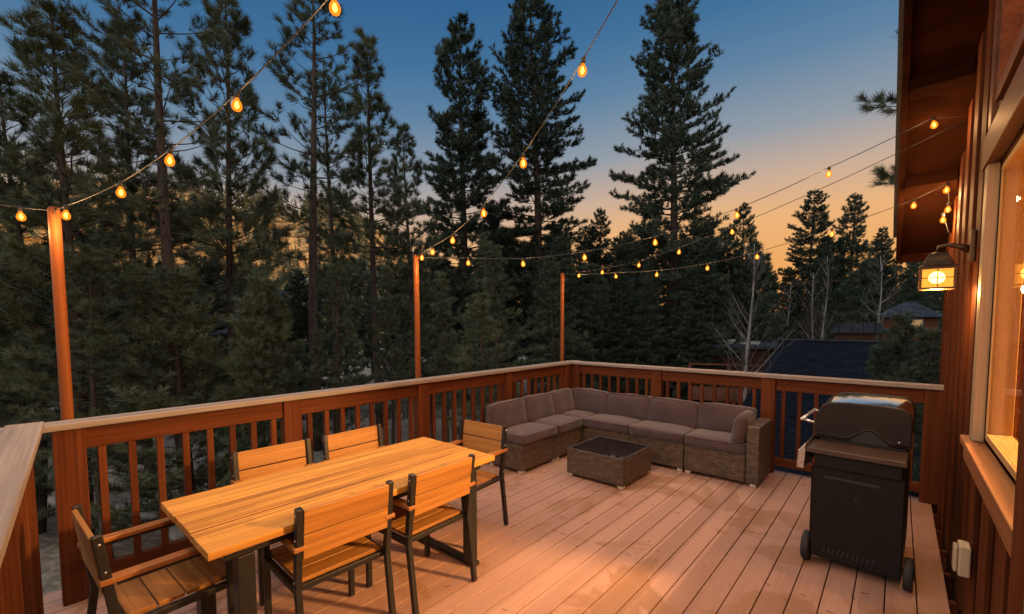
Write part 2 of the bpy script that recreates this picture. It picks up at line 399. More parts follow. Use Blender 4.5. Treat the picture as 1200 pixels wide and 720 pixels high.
# ---------------------------------------------------------------- railings
def railing(root, A, B, posts, inner, balspace=.135, capm=None, post_w=.14, post_d=.09):
    """rail from A to B (deck xy); local u runs A->B, inner = unit normal to the deck side"""
    A = Vector((*A, 0)); B = Vector((*B, 0)); L = (B-A).length; u = (B-A).normalized(); nrm = Vector((*inner, 0))
    rot = Matrix((( u.x, nrm.x, 0, A.x), (u.y, nrm.y, 0, A.y), (0, 0, 1, 0), (0, 0, 0, 1)))
    root.matrix_world = rot if rot.determinant() > 0 else rot
    flip = rot.to_3x3().determinant() < 0
    if flip:
        rot = Matrix(((u.x, -nrm.x, 0, A.x), (u.y, -nrm.y, 0, A.y), (0, 0, 1, 0), (0, 0, 0, 1))); root.matrix_world = rot
    s = -1 if flip else 1
    def bx(a, b, n0, n1, z0, z1, name, m, bev=.004):
        lo, hi = sorted((s*n0, s*n1)); return MB().box(a, b, lo, hi, z0, z1).build(name, m, root, bev)
    for p in posts:
        bx(p-post_w/2, p+post_w/2, -post_d, 0, .002, 1.058, 'post', M['rail_z'])
    gaps = sorted(posts)
    for a, b in zip(gaps, gaps[1:]):
        a += post_w/2; b -= post_w/2
        bx(a, b, -.06, -.02, .925, 1.056, 'top_rail', M['rail'])
        bx(a, b, -.07, -.02, .085, .175, 'bottom_rail', M['rail'])
        n = max(1, int((b-a)/balspace)); 
        for i in range(n):
            c = a + (b-a)*(i+.5)/n
            bx(c-.019, c+.019, -.058, -.022, .177, .923, 'baluster', M['rail_z'], .003)
    return s
lr = thing('deck_railing', 'long redwood railing with pale cap running past the dining table', 'railing')
s_ = railing(lr, (-3.66, .12), (-3.66, 5.49), [.07, 1.35, 2.66, 3.98, 5.30], (1, 0))
MB().box(-.20, 5.56, *sorted((s_*-.115, s_*.035)), 1.06, 1.098).build('cap_rail', M['cap_x'], lr, .005)
br_ = thing('deck_railing', 'railing across the far end of the deck behind the sofa and grill', 'railing')
s_ = railing(br_, (-3.66, 5.49), (.34, 5.49), [.07, 1.315, 2.6, 3.93], (0, -1))
MB().box(.037, 3.995, *sorted((s_*-.115, s_*.035)), 1.061, 1.099).build('cap_rail', M['cap_x'], br_, .005)
nr = thing('deck_railing', 'short railing with wide weathered cap at the near left corner', 'railing')
A_ = Vector((-3.55, .045)); B_ = Vector((-1.56, -.092)); d_ = (B_-A_).normalized(); inn = (-d_.y, d_.x)
s_ = railing(nr, tuple(A_), tuple(B_), [.12, 1.02, 1.90], inn, post_w=.09)
MB().box(-.02, 1.985, *sorted((s_*-.10, s_*.045)), 1.1, 1.138).build('cap_rail', M['cap_x'], nr, .005)

# ---------------------------------------------------------------- wooden light poles
poles = [(-3.83, .197, 2.38, 'leftmost orange-stained light pole beside the near railing corner'),
         (-3.83, 2.83, 2.39, 'orange-stained light pole rising behind the middle of the left railing'),
         (-3.83, 5.5, 2.42, 'farthest orange-stained light pole at the corner of the two railings')]
for i, (x, y, zt, lab) in enumerate(poles):
    p = thing('light_pole', lab, 'light pole', (x, y, GZ), 0, 'wooden poles carrying the string lights')
    MB().lathe([(.029, 0), (.029, zt-GZ-.02), (.022, zt-GZ)], n=12).build('shaft', M['pole'], p)
    hk = MB(); hk.tube([(.028, 0, zt-GZ-.05), (.055, 0, zt-GZ-.05), (.06, 0, zt-GZ-.03), (.05, 0, zt-GZ-.015)], .004, 5); hk.build('hook', M['bronze'], p)

# ---------------------------------------------------------------- string lights
LIGHT_W = 8.5
bulb_meshes = None
def bulb(parent, P, tilt, watt=LIGHT_W):
    global bulb_meshes
    if bulb_meshes is None:
        sock = MB().lathe([(.006, .012), (.013, .008), (.016, -.004), (.0155, -.04), (.012, -.043)], n=12).mesh('socket', M['cable'])
        prof = [(.012, -.043), (.014, -.052), (.022, -.066), (.03, -.085), (.0325, -.103), (.030, -.12), (.022, -.134), (.011, -.141), (.002, -.143)]
        gl = MB().lathe(prof, n=16).mesh('glass', M['bulb_glass'])
        fi = MB().lathe([(.003, -.065), (.010, -.078), (.0145, -.1), (.010, -.116), (.003, -.124)], n=10).mesh('filament', M['filament'])
        bulb_meshes = sock, gl, fi
    s = bpy.data.objects.new('bulb', bulb_meshes[0]); col.objects.link(s); s.parent = parent; s.location = P; s.rotation_euler = tilt
    s.scale = (.66, .66, .58)
    for nm, me in (('glass', bulb_meshes[1]), ('filament', bulb_meshes[2])):
        o = bpy.data.objects.new(nm, me); col.objects.link(o); o.parent = s
    ld = bpy.data.lights.new('bulb_light', 'POINT'); ld.energy = watt; ld.color = (1, .52, .19); ld.shadow_soft_size = .03
    lo = bpy.data.objects.new('bulb_light', ld); col.objects.link(lo); lo.parent = s; lo.location = (0, 0, -.19)
def string(label, A, B, bulbs, extra=()):
    """bulbs: 3-D centres of the glass; the cable passes 0.11 m above each"""
    t = thing('string_light', label, 'string lights', A, 0, 'strings of amber bulbs over the deck')
    A = Vector(A); B = Vector(B)
    tops = [Vector(b)+Vector((0, 0, .11)) for b in list(bulbs)+list(extra)]
    key = [A]+tops+[B]
    pts = []
    for a, b in zip(key, key[1:]):
        n = 5; d = (b-a).length
        for i in range(n):
            f = i/n; p = a.lerp(b, f); p.z -= .10*f*(1-f)*d*.5; pts.append(p-A)
    pts.append(B-A)
    MB().tube(pts, .0032, 5).build('cable', M['cable'], t)
    r = random.Random(len(label))
    for q in tops: bulb(t, q-A, (r.uniform(-.12, .12), r.uniform(-.12, .12), r.uniform(0, 6)))
P1 = (-3.83, .197, 2.36); P2 = (-3.83, 2.83, 2.37); P3 = (-3.83, 5.5, 2.40)
HOOK = (.31, 4.62, 3.16)
string('bulb string rising from the leftmost pole and passing high overhead', P1, (.3, 1.45, 4.0),
       [(-3.68, .24, 2.26), (-3.13, .415, 2.32), (-2.70, .55, 2.42), (-2.22, .70, 2.58), (-1.67, .87, 2.83)],
       [(-1.18, 1.0, 3.05), (-.66, 1.17, 3.35)])
string('bulb string rising steeply from the middle pole towards the house', P2, (.3, 1.3, 3.95),
       [(-3.64, 2.765, 2.28), (-3.33, 2.65, 2.29), (-2.82, 2.46, 2.31), (-2.25, 2.25, 2.40), (-1.71, 2.05, 2.57), (-1.17, 1.85, 2.82)],
       [(-.66, 1.66, 3.12)])
string('long bulb string crossing from the middle pole to the house eave', P2, HOOK,
       [(-3.31, 3.09, 2.23), (-2.81, 3.35, 2.20), (-2.27, 3.62, 2.24), (-1.70, 3.91, 2.35), (-1.10, 4.21, 2.55), (-.48, 4.52, 2.84), (.13, 4.5, 3.05)])
string('bulb string from the farthest pole climbing to the house eave', P3, (.31, 4.66, 3.14),
       [(-3.51, 5.46, 2.30), (-3.09, 5.40, 2.31), (-2.52, 5.32, 2.35), (-1.98, 5.25, 2.45), (-1.39, 5.17, 2.59)])
string('lowest bulb string running along the far railing to the house corner', P3, (.30, 5.40, 2.42),
       [(-2.94, 5.49, 2.25), (-2.35, 5.49, 2.23), (-1.73, 5.48, 2.26), (-1.21, 5.48, 2.34), (-.54, 5.48, 2.50), (.058, 5.30, 2.64), (.256, 5.08, 2.69), (.28, 5.29, 2.57), (.25, 5.31, 2.49)])
t_ = string('short bulb string running out to the left of the leftmost pole', P1, (-4.6, -2.2, 2.9),
       [(-3.93, .06, 2.26), (-4.05, -.5, 2.3), (-4.2, -1.0, 2.38), (-4.35, -1.5, 2.5)])

# ---------------------------------------------------------------- dining table
tb = thing('dining_table', 'long dining table with oiled wood planks on black metal legs', 'table', (-2.475, 1.33, 0), R(.9))
mb = MB(); w = .79; n = 3
for i in range(n):
    a = -w/2 + i*w/n
    mb.box(a+(.007 if i else 0), a+w/n-(.007 if i < n-1 else 0), -.858+.002*(i % 2), .858-.003*((i+1) % 2), .715, .75+.0012*(i % 2))
mb.build('tabletop', M['table'], tb, .002)
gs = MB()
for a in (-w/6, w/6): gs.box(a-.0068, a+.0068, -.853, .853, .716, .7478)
gs.build('gap_shade_strip', M['black'], tb)  # black strips laid in the plank gaps, standing in for their shade
fr = MB(); fr.box(-.33, .33, -.78, -.74, .66, .713); fr.box(-.33, .33, .74, .78, .66, .713)
fr.box(-.33, -.29, -.74, .74, .66, .713); fr.box(.29, .33, -.74, .74, .66, .713); fr.build('apron', M['black'], tb, .002)
for y in (-.70, .70):
    for x in (-.3, .3):
        MB().box(x-.035, x+.035, y-.035, y+.035, .032, .658).build('leg', M['black'], tb, .003)
    MB().box(-.36, .36, y-.03, y+.03, .004, .03).build('foot_bar', M['black'], tb, .003)

# ---------------------------------------------------------------- chairs (local: +y is the way the sitter faces)
def make_chair():
    c = empty('dining_chair')
    W = .235
    s = MB()
    for i in range(4): s.box(-W+.02, W-.02, -.18+i*.105, -.18+i*.105+.098, .435, .455)
    s.build('seat', M['slat'], c, .003)
    fr = MB()
    for sx in (-1, 1): fr.box(*sorted((sx*(W-.018), sx*(W+.012))), -.2, .25, .405, .433)
    fr.box(-W+.018, W-.018, -.2, -.17, .405, .433); fr.box(-W+.018, W-.018, .22, .25, .405, .433)
    fr.build('seat_frame', M['black'], c, .002)
    for sx in (-1, 1):
        x = sx*W
        l = MB(); l.bar((x, -.275, .004), (x, -.215, .44), .03, .03, (0, 1, 0)); l.bar((x, -.215, .434), (x, -.262, .835), .03, .034, (0, 1, 0)); l.build('leg', M['black'], c, .003)
        l = MB(); l.bar((x, .2, .004), (x, .2, .615), .03, .03, (0, 1, 0)); l.build('leg', M['black'], c, .003)
        a = MB(); a.box(x-.028, x+.028, -.265, .26, .630, .652); a.build('armrest', M['slat_y'], c, .004)
        a = MB(); a.bar((x, -.21, .62), (x, .215, .62), .024, .018); a.build('arm_bar', M['black'], c, .002)
        b = MB()
        for z in (.47, .68, .80):
            yb = -.215-.047*(z-.44)/.395
            b.lathe([(.006, -.002), (.006, .003)], (x+sx*.0155, yb, z), 8, Matrix.Rotation(R(90), 3, 'Y'))
        b.build('bolt', M['steel'], c)
    tl = -math.atan(.047/.395)
    T = Matrix.Translation((0, -.245, .59)) @ Matrix.Rotation(-tl, 4, 'X')
    b = MB(); b.box(-W+.016, W-.016, -.010, .010, -.006, .112, T); b.box(-W+.016, W-.016, -.010, .010, .119, .237, T)
    b.build('backrest', M['slat'], c, .003)
    return c
chairs = [(-2.28, 1.665, 91.5, 'dining chair with its back to the camera, near side, closer to the sofa'),
          (-2.28, 1.065, 88.5, 'near-side dining chair whose back is closest to the camera'),
          (-2.98, 1.15, -92, 'far-side dining chair by the railing, nearer the near left corner'),
          (-2.97, 1.76, -88, 'far-side dining chair by the railing, nearer the sofa'),
          (-2.60, 2.34, 185, 'dining chair at the far head of the table beside the sofa'),
          (-2.62, .43, 3, 'dining chair at the near head of the table, seen from its side')]
proto = make_chair()
for i, (x, y, a, lab) in enumerate(chairs):
    o = proto if i == 0 else copy_tree(proto)
    o.location = (x, y, 0); o.rotation_euler.z = R(a)
    tag(o, lab, 'chair', 'black framed chairs with wooden slats round the dining table')

# ---------------------------------------------------------------- sectional sofa
sf = thing('sectional_sofa', 'L-shaped wicker sectional sofa with mauve brown cushions in the deck corner', 'sofa', (-3.62, 5.42, 0))
ox, oy = 3.62, -5.42
def sbox(name, x0, x1, y0, y1, z0, z1, m=None, bev=.012):
    return MB().box(x0+ox, x1+ox, y0+oy, y1+oy, z0, z1).build(name, m or M['wicker'], sf, bev)
FY, BY, LX, IX = 4.87, 5.42, -3.62, -3.06
mods = [(-3.055, -2.405), (-2.4, -1.752), (-1.742, -1.125)]
for a, b in mods:
    sbox('base', a, b, FY, BY-.06, .035, .325); sbox('back', a, b, BY-.055, BY, .035, .60)
lmods = [(3.63, 4.275), (4.28, 4.862)]
for a, b in lmods:
    sbox('base', LX+.06, IX, a, b, .035, .325); sbox('back', LX, LX+.055, a, b, .035, .60)
sbox('base', LX+.06, IX-.002, FY, BY-.06, .035, .325); sbox('back', LX, IX-.002, BY-.055, BY, .035, .60); sbox('back', LX, LX+.055, FY, BY-.06, .035, .60)
sbox('arm', -1.12, -1.0, FY-.005, BY, .035, .625)
sd = 0
def cush(name, c, sx, sy, sz, rx=0, ry=0, rz=0, r=.04, puff=.02):
    global sd; sd += 1
    T = Matrix.Rotation(R(rz), 3, 'Z') @ Matrix.Rotation(R(ry), 3, 'Y') @ Matrix.Rotation(R(rx), 3, 'X')
    co = MB().cushion((c[0]+ox, c[1]+oy, c[2]), sx, sy, sz, T, r, puff, 10, sd).build(name, M['fabric'], sf)
    th = min(range(3), key=lambda k: (sx, sy, sz)[k]); a_, b_ = [k for k in range(3) if k != th]; H_ = (sx/2, sy/2, sz/2); pp = MB()
    for sg in (-1, 1):
        loop = []
        for qa, qb, t0 in ((1, 1, 0), (-1, 1, 90), (-1, -1, 180), (1, -1, 270)):
            for dt_ in (0, 30, 60, 90):
                p = [0, 0, 0]; rr = r*1.2
                p[a_] = qa*(H_[a_]-rr)+rr*math.cos(R(t0+dt_))*.93; p[b_] = qb*(H_[b_]-rr)+rr*math.sin(R(t0+dt_))*.93; p[th] = sg*(H_[th]-r*.32)
                loop.append((T @ Vector(p))+Vector((c[0]+ox, c[1]+oy, c[2])))
        pp.tube(loop+[loop[0]], .0055, 5, cap=False)
    pp.build('piping', M['fabric'], co)
for a, b in mods: cush('seat_cushion', ((a+b)/2, (FY+BY-.06)/2-.015, .383), b-a-.006, BY-.06-FY+.02, .105, r=.03, puff=.014)
for a, b in lmods: cush('seat_cushion', ((LX+.06+IX)/2+.015, (a+b)/2, .383), IX-LX-.06+.02, b-a-.006, .105, r=.03, puff=.014)
cush('seat_cushion', ((LX+.06+IX)/2, (FY+BY-.06)/2, .383), IX-LX-.06, BY-.06-FY, .105, r=.03, puff=.014)
for i, (a, b) in enumerate(((-3.50, -2.93), (-2.92, -2.33), (-2.32, -1.74), (-1.73, -1.14))):
    cush('back_cushion', ((a+b)/2, BY-.125+.012*(i % 2), .575), b-a, .13, .31, rx=-10+i, ry=(.8, -1, .6, -.5)[i], r=.028, puff=.014)
for i, (a, b) in enumerate(((3.60, 4.17), (4.18, 4.76), (4.77, 5.22))):
    cush('back_cushion', (LX+.125, (a+b)/2, .575), .13, b-a, .31, ry=-10-i, rx=(.8, -1, .5)[i], r=.028, puff=.014)
cush('arm_cushion', (-1.19, 5.02, .575), .11, .36, .29, ry=11, r=.045, puff=.03)
for x, y in [(-1.05, FY+.03), (-1.70, FY+.03), (-1.79, FY+.03), (-2.36, FY+.03), (-2.44, FY+.03), (IX-.03, 3.66), (LX+.09, 3.66), (IX-.03, 4.24), (IX-.03, 4.32), (-1.04, BY-.04)]:
    MB().box(x-.028+ox, x+.028+ox, y-.028+oy, y+.028+oy, .002, .034).build('foot', M['foot'], sf, .004)

# ---------------------------------------------------------------- coffee table
ct = thing('coffee_table', 'low square wicker coffee table with black glass top', 'coffee table', (-2.342, 4.28, 0))
mb = MB(); q = .335
mb.box(-q, q, -q, -q+.03, .035, .315); mb.box(-q, q, q-.03, q, .035, .315); mb.box(-q, -q+.03, -q+.03, q-.03, .035, .315); mb.box(q-.03, q, -q+.03, q-.03, .035, .315)
mb.build('wicker_base', M['wicker'], ct, .006)
MB().box(-q+.028, q-.028, -q+.028, q-.028, .300, .311).build('glass_top', M['black_glass'], ct, .002)
for sx in (-1, 1):
    for sy_ in (-1, 1): MB().box(sx*.3-.03, sx*.3+.03, sy_*.3-.03, sy_*.3+.03, .002, .034).build('foot', M['foot'], ct, .004)

# ---------------------------------------------------------------- grill (front with handle faces the sofa, -x)
g = thing('gas_grill', 'black two-wheeled gas grill with rounded lid standing by the house wall', 'grill', (-.17, 3.52, 0), R(-2.5))
cart = MB()
cart.box(-.235, .235, .05, .85, .07, .10)                      # floor
cart.box(-.235, .235, .045, .065, .075, .70)                    # side panel facing the camera
cart.box(-.235, .235, .835, .855, .10, .70)
cart.box(.215, .233, .066, .834, .10, .70)
cart.build('cabinet', M['grill'], g, .006)
door = MB(); door.box(-.25, -.237, .07, .45, .11, .68); door.box(-.25, -.237, .455, .83, .11, .68); door.build('door', M['grill'], g, .004)
hd = MB(); hd.tube([(-.252, .42, .55), (-.28, .42, .55), (-.28, .42, .35), (-.252, .42, .35)], .008, 6); hd.tube([(-.252, .485, .55), (-.28, .485, .55), (-.28, .485, .35), (-.252, .485, .35)], .008, 6); hd.build('door_handle', M['steel'], g)
slot = MB(); slot.box(-.17, .12, .038, .0445, .625, .645); slot.build('slot_trim', M['black'], g, .002)
lv = MB()
for i in range(11):
    x = -.17+i*.026; lv.prism([(x, .118), (x+.012, .118), (x+.02, .158), (x+.008, .158)], 'Y', .0385, .0445)
lv.build('louvre', M['black'], g)
tri = MB().prism([(-.012, .52), (.012, .52), (0, .542)], 'Y', .0395, .0445).build('vent_hole', M['black'], g)
fb = MB().box(-.225, .225, .02, .88, .70, .796)
MB().box(-.24, .23, .262, .9, .797, .849).build('cook_box', M['grill'], g, .006)
fb = fb.build('firebox', M['grill'], g, .01)
sh = MB(); sh.prism([(-.27, .80), (.24, .80), (.24, .828), (.233, .834), (-.263, .834), (-.27, .828)], 'Y', -.02, .26); sh.build('side_shelf', M['shelf'], g, .004)
cp = MB(); cp.prism([(-.325, .68), (-.28, .68), (-.272, .80), (-.272, .86), (-.318, .80)], 'Y', -.015, .88); cp.build('control_panel', M['steel'], g, .004)
kn = MB()
for y in (.25, .42, .59): kn.lathe([(.024, 0), (.022, .028), (.016, .03)], (-.322, y, .74), 12, Matrix.Rotation(R(-90), 3, 'Y'))
kn.build('knob', M['black'], g)
# lid: rounded section, ends are cast caps with an arched relief
def lid_prof(o):
    P = [(-.262, .85), (-.27, .9), (-.265, .965), (-.248, 1.035), (-.222, 1.08), (-.18, 1.102), (-.08, 1.11), (.10, 1.11), (.19, 1.102), (.228, 1.08), (.242, 1.03), (.242, .85)]
    return [(p[0]*(1-o), .85+(p[1]-.85)*(1-o)) for p in P]
ld_ = MB(); secs = []
for k in range(13):
    y = .29+.58*k/12; cr = .026*(1-((k-6)/6)**2)
    secs.append([(x, y, z+(cr if z > 1.0 else cr*max(0, (z-.85)/.15))) for x, z in lid_prof(.0)])
nv = len(secs[0])
ld_.add([p for q in secs for p in q], [(k*nv+i, k*nv+(i+1) % nv, (k+1)*nv+(i+1) % nv, (k+1)*nv+i) for k in range(12) for i in range(nv)], True)
ld_.build('lid', M['lid'], g)
MB().prism(lid_prof(-.03), 'Y', .265, .292).build('lid_end_cap', M['lid_end'], g, .008)
MB().prism(lid_prof(-.03), 'Y', .868, .893).build('lid_end_cap', M['lid_end'], g, .008)
ar = MB()
arch = [(-.25, .875), (-.07, .875), (-.03, .91), (.02, .945), (.05, .945), (.1, .91), (.145, .875), (.235, .87)]
ar.tube([(x, .262, z) for x, z in arch], .008, 6); ar.build('lid_relief', M['lid_end'], g)
MB().prism([(-.065, .852), (-.022, .905), (.02, .937), (.05, .937), (.095, .905), (.14, .852)], 'Y', .2625, .266).build('relief_panel', M['black'], g)
MB().tube([(.19, .255, .89), (.19, .268, .89)], .008, 8).build('hinge_bolt', M['steel'], g)
hn = MB(); hn.tube([(-.25, .33, .935), (-.36, .33, .955)], .009, 6); hn.tube([(-.25, .8, .935), (-.36, .8, .955)], .009, 6); hn.tube([(-.36, .31, .955), (-.36, .82, .955)], .012, 8); hn.build('lid_handle', M['steel'], g)
for x in (-.268, .268):
    w_ = MB(); T = Matrix.Rotation(R(90), 3, 'Y')
    w_.lathe([(.06, -.024), (.09, -.024), (.1, -.017), (.1, .017), (.09, .024), (.06, .024)], (x, .12, .1), 24, T)
    wo = w_.build('wheel', M['rubber'], g)
    MB().lathe([(.02, -.028), (.058, -.020), (.058, .020), (.02, .028)], (x, .12, .1), 18, T).build('rim', M['grill'], wo)
MB().tube([(-.26, .12, .1), (.26, .12, .1)], .008, 8).build('axle', M['steel'], g)
for x in (-.21, .21): MB().box(x-.02, x+.02, .8, .84, .003, .07).build('leg', M['grill'], g, .004)

# ---------------------------------------------------------------- house
WX, WEND = .345, 6.0
def rake(y): return 3.44 - .58*(y-4.27)
hs = thing('house', 'red brown board-sided house wall with lit window and overhanging eave', 'house', (WX, WEND, GZ))
hx, hy, hz = -WX, -WEND, -GZ
def hb(mb): return mb
T_h = Matrix.Translation((hx, hy, hz))
Y0 = -6.0
wy0, wy1, wz0, wz1 = 1.90, 3.20, 1.09, 2.43        # main window opening
ty1, tz0 = 3.14, 2.72                               # transom opening starts here
wl = MB()
def wprism(prof): wl.prism(prof, 'X', WX, WX+.12, T_h)
top = lambda y: rake(y)-.002
wprism([(wy1, GZ), (WEND, GZ), (WEND, top(WEND)), (wy1, top(wy1))])
wprism([(wy0, GZ), (wy1-.001, GZ), (wy1-.001, wz0), (wy0, wz0)])
wprism([(wy0, wz1), (wy1-.001, wz1), (wy1-.001, tz0), (wy0, tz0)])
wprism([(ty1, tz0+.001), (wy1-.001, tz0+.001), (wy1-.001, top(wy1)), (ty1, top(ty1))])
ttop = lambda y: rake(y)-.42
wprism([(wy0, ttop(wy0)), (ty1-.001, ttop(ty1)), (ty1-.001, top(ty1)), (wy0, top(wy0))])
wprism([(Y0, GZ), (wy0-.001, GZ), (wy0-.001, top(wy0)), (Y0, top(-.0)+1)] if False else [(.0, GZ), (wy0-.001, GZ), (wy0-.001, top(wy0)), (.0, top(.0))])
wprism([(Y0, GZ), (-.001, GZ), (-.001, top(0)), (Y0, top(0)-3.4)])
wl.build('wall', M['siding'], hs)
# wall on the far side, running away from the camera corner
MB().box(WX+.121, 8, WEND-.12, WEND, GZ, top(WEND), T_h).build('wall', M['siding'], hs)
bt = MB()
r_ = random.Random(5)
k = 0
y = 5.90
while y > -1:
    a, b = y-.2, y
    for (s0, s1, z0, z1) in [(a, b, -.02, 9)]:
        yc = (a+b)/2; zt = rake(b)-.01
        cuts = [(-.02, zt)]
        if b > wy0-.1 and a < wy1+.11:
            cuts = [(-.02, wz0-.15), (wz1+.19, tz0-.1)] if a < ty1+.1 else [(-.02, wz0-.15), (wz1+.19, zt)]
            cuts = [c for c in cuts if c[1]-c[0] > .03]
            if a > wy1+.11: cuts = [(-.02, zt)]
        for c0, c1 in cuts: bt.box(WX-.024, WX-.001, a, b, c0, c1, T_h)
    y -= .42; k += 1
bt.build('board', M['siding'], hs, .004)
MB().box(WX-.027, WX-.002, WEND-.09, WEND+.025, GZ, rake(WEND+.02)-.01, T_h).build('corner_board', M['siding'], hs, .004)
# main window
wd = MB()
wd.box(WX-.045, WX-.002, wy1, wy1+.11, wz0-.02, wz1+.02, T_h)
win = wd.build('window', M['casing'], hs, .004)
MB().box(WX-.055, WX-.002, wy0-.05, wy1+.15, wz1+.02, wz1+.17, T_h).build('head_casing', M['trim'], win, .004)
MB().box(WX-.075, WX+.03, wy0-.03, wy1+.16, wz0-.06, wz0-.022, T_h).build('sill', M['sill'], win, .005)
MB().box(WX-.06, WX-.003, wy0-.03, wy1+.15, wz0-.145, wz0-.062, T_h).build('apron', M['sill'], win, .005)
fr = MB()
fr.box(WX+.0, WX+.09, wy1-.022, wy1-.002, wz0, wz1, T_h); fr.box(WX+.0, WX+.09, wy0, wy0+.022, wz0, wz1, T_h)
fr.box(WX+.0, WX+.09, wy0+.023, wy1-.023, wz0-.018, wz0+.03, T_h); fr.box(WX+.0, WX+.09, wy0+.023, wy1-.023, wz1-.03, wz1, T_h)
fr.build('frame', M['win_frame'], win, .003)
MB().box(WX+.006, WX+.011, wy0+.022, wy1-.022, wz0+.031, wz1-.031, T_h).build('pane', M['pane'], win)
# transom under the rake
tw = MB()
tw.prism([(wy0, tz0+.06), (ty1-.05, tz0+.06), (ty1-.05, ttop(ty1)-.03), (wy0, ttop(wy0)-.03)], 'X', WX+.048, WX+.054, T_h)
f2 = MB()
f2.box(WX-.04, WX+.08, wy0, ty1+.0, tz0, tz0+.06, T_h); f2.box(WX-.04, WX+.08, ty1-.05, ty1-.001, tz0+.061, ttop(ty1)-.03, T_h)
f2.prism([(wy0, ttop(wy0)-.06), (ty1, ttop(ty1)-.06), (ty1, ttop(ty1)), (wy0, ttop(wy0))], 'X', WX-.04, WX+.08, T_h)
f2.prism([(wy0, ttop(wy0)+.002), (ty1+.1, ttop(ty1+.1)+.002), (ty1+.1, ttop(ty1+.1)+.12), (wy0, ttop(wy0)+.12)], 'X', WX-.05, WX-.026, T_h)
f2.box(WX-.05, WX-.026, ty1+.002, ty1+.1, tz0-.1, ttop(ty1+.1), T_h)
tro = f2.build('transom_window', M['trim'], hs, .003)
tw.build('pane', M['pane'], tro)
# door trim and grey metal door frame right beside the window
dt = MB().box(WX-.083, WX-.001, 1.74, 1.84, -.0, 2.44, T_h).build('door_trim', M['siding'], hs, .004)
MB().box(WX-.07, WX-.002, 1.66, 1.738, 0.0, 2.40, T_h).build('door_frame', M['metal_grey'], dt, .003)
# roof: soffit plane follows the rake, barge board and lookouts below it
EX = -.05
rf = MB(); ya, yb = -.2, 6.12
ro = [(ya, rake(ya)), (yb, rake(yb)), (yb, rake(yb)+.20), (ya, rake(ya)+.20)]
rf.prism(ro, 'X', EX+.045, WX+3.2, T_h)
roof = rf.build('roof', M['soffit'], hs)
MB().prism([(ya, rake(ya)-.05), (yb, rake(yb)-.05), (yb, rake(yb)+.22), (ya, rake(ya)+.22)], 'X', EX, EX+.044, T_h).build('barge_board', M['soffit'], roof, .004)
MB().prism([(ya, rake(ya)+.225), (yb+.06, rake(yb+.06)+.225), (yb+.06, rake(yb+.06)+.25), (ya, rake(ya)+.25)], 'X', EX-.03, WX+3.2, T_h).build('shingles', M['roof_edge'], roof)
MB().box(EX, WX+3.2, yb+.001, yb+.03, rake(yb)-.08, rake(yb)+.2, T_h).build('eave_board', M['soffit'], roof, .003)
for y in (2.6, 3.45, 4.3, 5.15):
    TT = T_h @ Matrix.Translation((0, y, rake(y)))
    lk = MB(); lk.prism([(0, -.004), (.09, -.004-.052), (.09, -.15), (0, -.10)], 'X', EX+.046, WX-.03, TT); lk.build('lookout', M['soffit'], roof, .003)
# interior shell seen through the glass
rm = MB()
rm.box(WX+.14, 4.2, .1, .15, -.02, 4.4, T_h); rm.box(4.2, 4.25, .1, 5.8, -.02, 4.4, T_h); rm.box(WX+.14, 4.2, 5.75, 5.8, -.02, 2.2, T_h)
rm.build('interior_wall', M['cream_wall'], hs)
MB().box(WX+.13, 4.2, .16, 5.74, -.03, -.01, T_h).build('interior_floor', M['room_floor'], hs)
MB().prism([(.16, 4.5), (5.74, rake(5.74)-.25), (5.74, rake(5.74)-.2), (.16, 4.55)], 'X', WX+.13, 4.2, T_h).build('interior_ceiling', M['cream_wall'], hs)
cb = MB(); cb.box(.9, 1.5, 5.2, 5.74, 0, .9, T_h); cb.box(.86, 1.54, 5.16, 5.745, .9, .94, T_h); cb.box(.95, 1.45, 5.35, 5.74, 1.35, 1.38, T_h)
cb.build('interior_cabinet', M['sill'], hs, .004)
il = bpy.data.lights.new('interior_lamp', 'POINT'); il.energy = 1900; il.color = (1, .55, .2); il.shadow_soft_size = .15
ilo = bpy.data.objects.new('interior_lamp', il); col.objects.link(ilo); ilo.location = (2.0, 3.6, 2.5)
# outlet
ob = thing('outlet_box', 'cream weatherproof outlet cover low on the board wall', 'outlet', (WX-.026, 3.2, .45))
MB().box(-.045, .0, -.05, .05, -.08, .08).build('box', M['white'], ob, .008)
MB().box(-.062, -.046, -.04, .04, -.066, .066).build('cover', M['white'], ob, .008)

# ---------------------------------------------------------------- wall lantern
LX_, LY_, LZ_ = .195, 3.75, 1.85
ln = thing('wall_lantern', 'bronze bell-topped wall lantern glowing amber left of the lit window', 'lantern', (WX-.025, LY_, 2.10))
lx = LX_-(WX-.025)
MB().box(-.02, .0, -.035, .035, -.06, .09).build('back_plate', M['bronze'], ln, .006)
am = MB(); am.tube([(-.015, 0, 0.0), (-.05, 0, .018), (lx*.7, 0, .03), (lx, 0, .025), (lx, 0, -.005)], [.018, .013, .009, .008, .008], 8); am.build('arm', M['bronze'], ln)
T4 = lambda r: Matrix.Translation((lx, 0, 0)) @ Matrix.Rotation(R(45), 4, 'Z')
hdm = MB()
prof = [(.014, .0), (.036, -.01), (.046, -.024), (.052, -.046), (.066, -.066), (.08, -.074), (.08, -.08), (.02, -.078)]
hdm.lathe([(r*(1.28 if z > -.05 else 1.2), z) for r, z in prof], n=4, T=Matrix.Rotation(R(45), 3, 'Z'), c=(lx, 0, 0)); hdm.sm = [False]*len(hdm.f); hdm.build('hood', M['bronze'], ln, .006)
fm = MB(); h0, h1, hw = -.078, -.178, .06
for sx in (-1, 1):
    for sy_ in (-1, 1): fm.bar((lx+sx*hw, sy_*hw, h1), (lx+sx*hw, sy_*hw, h0), .010, .010)
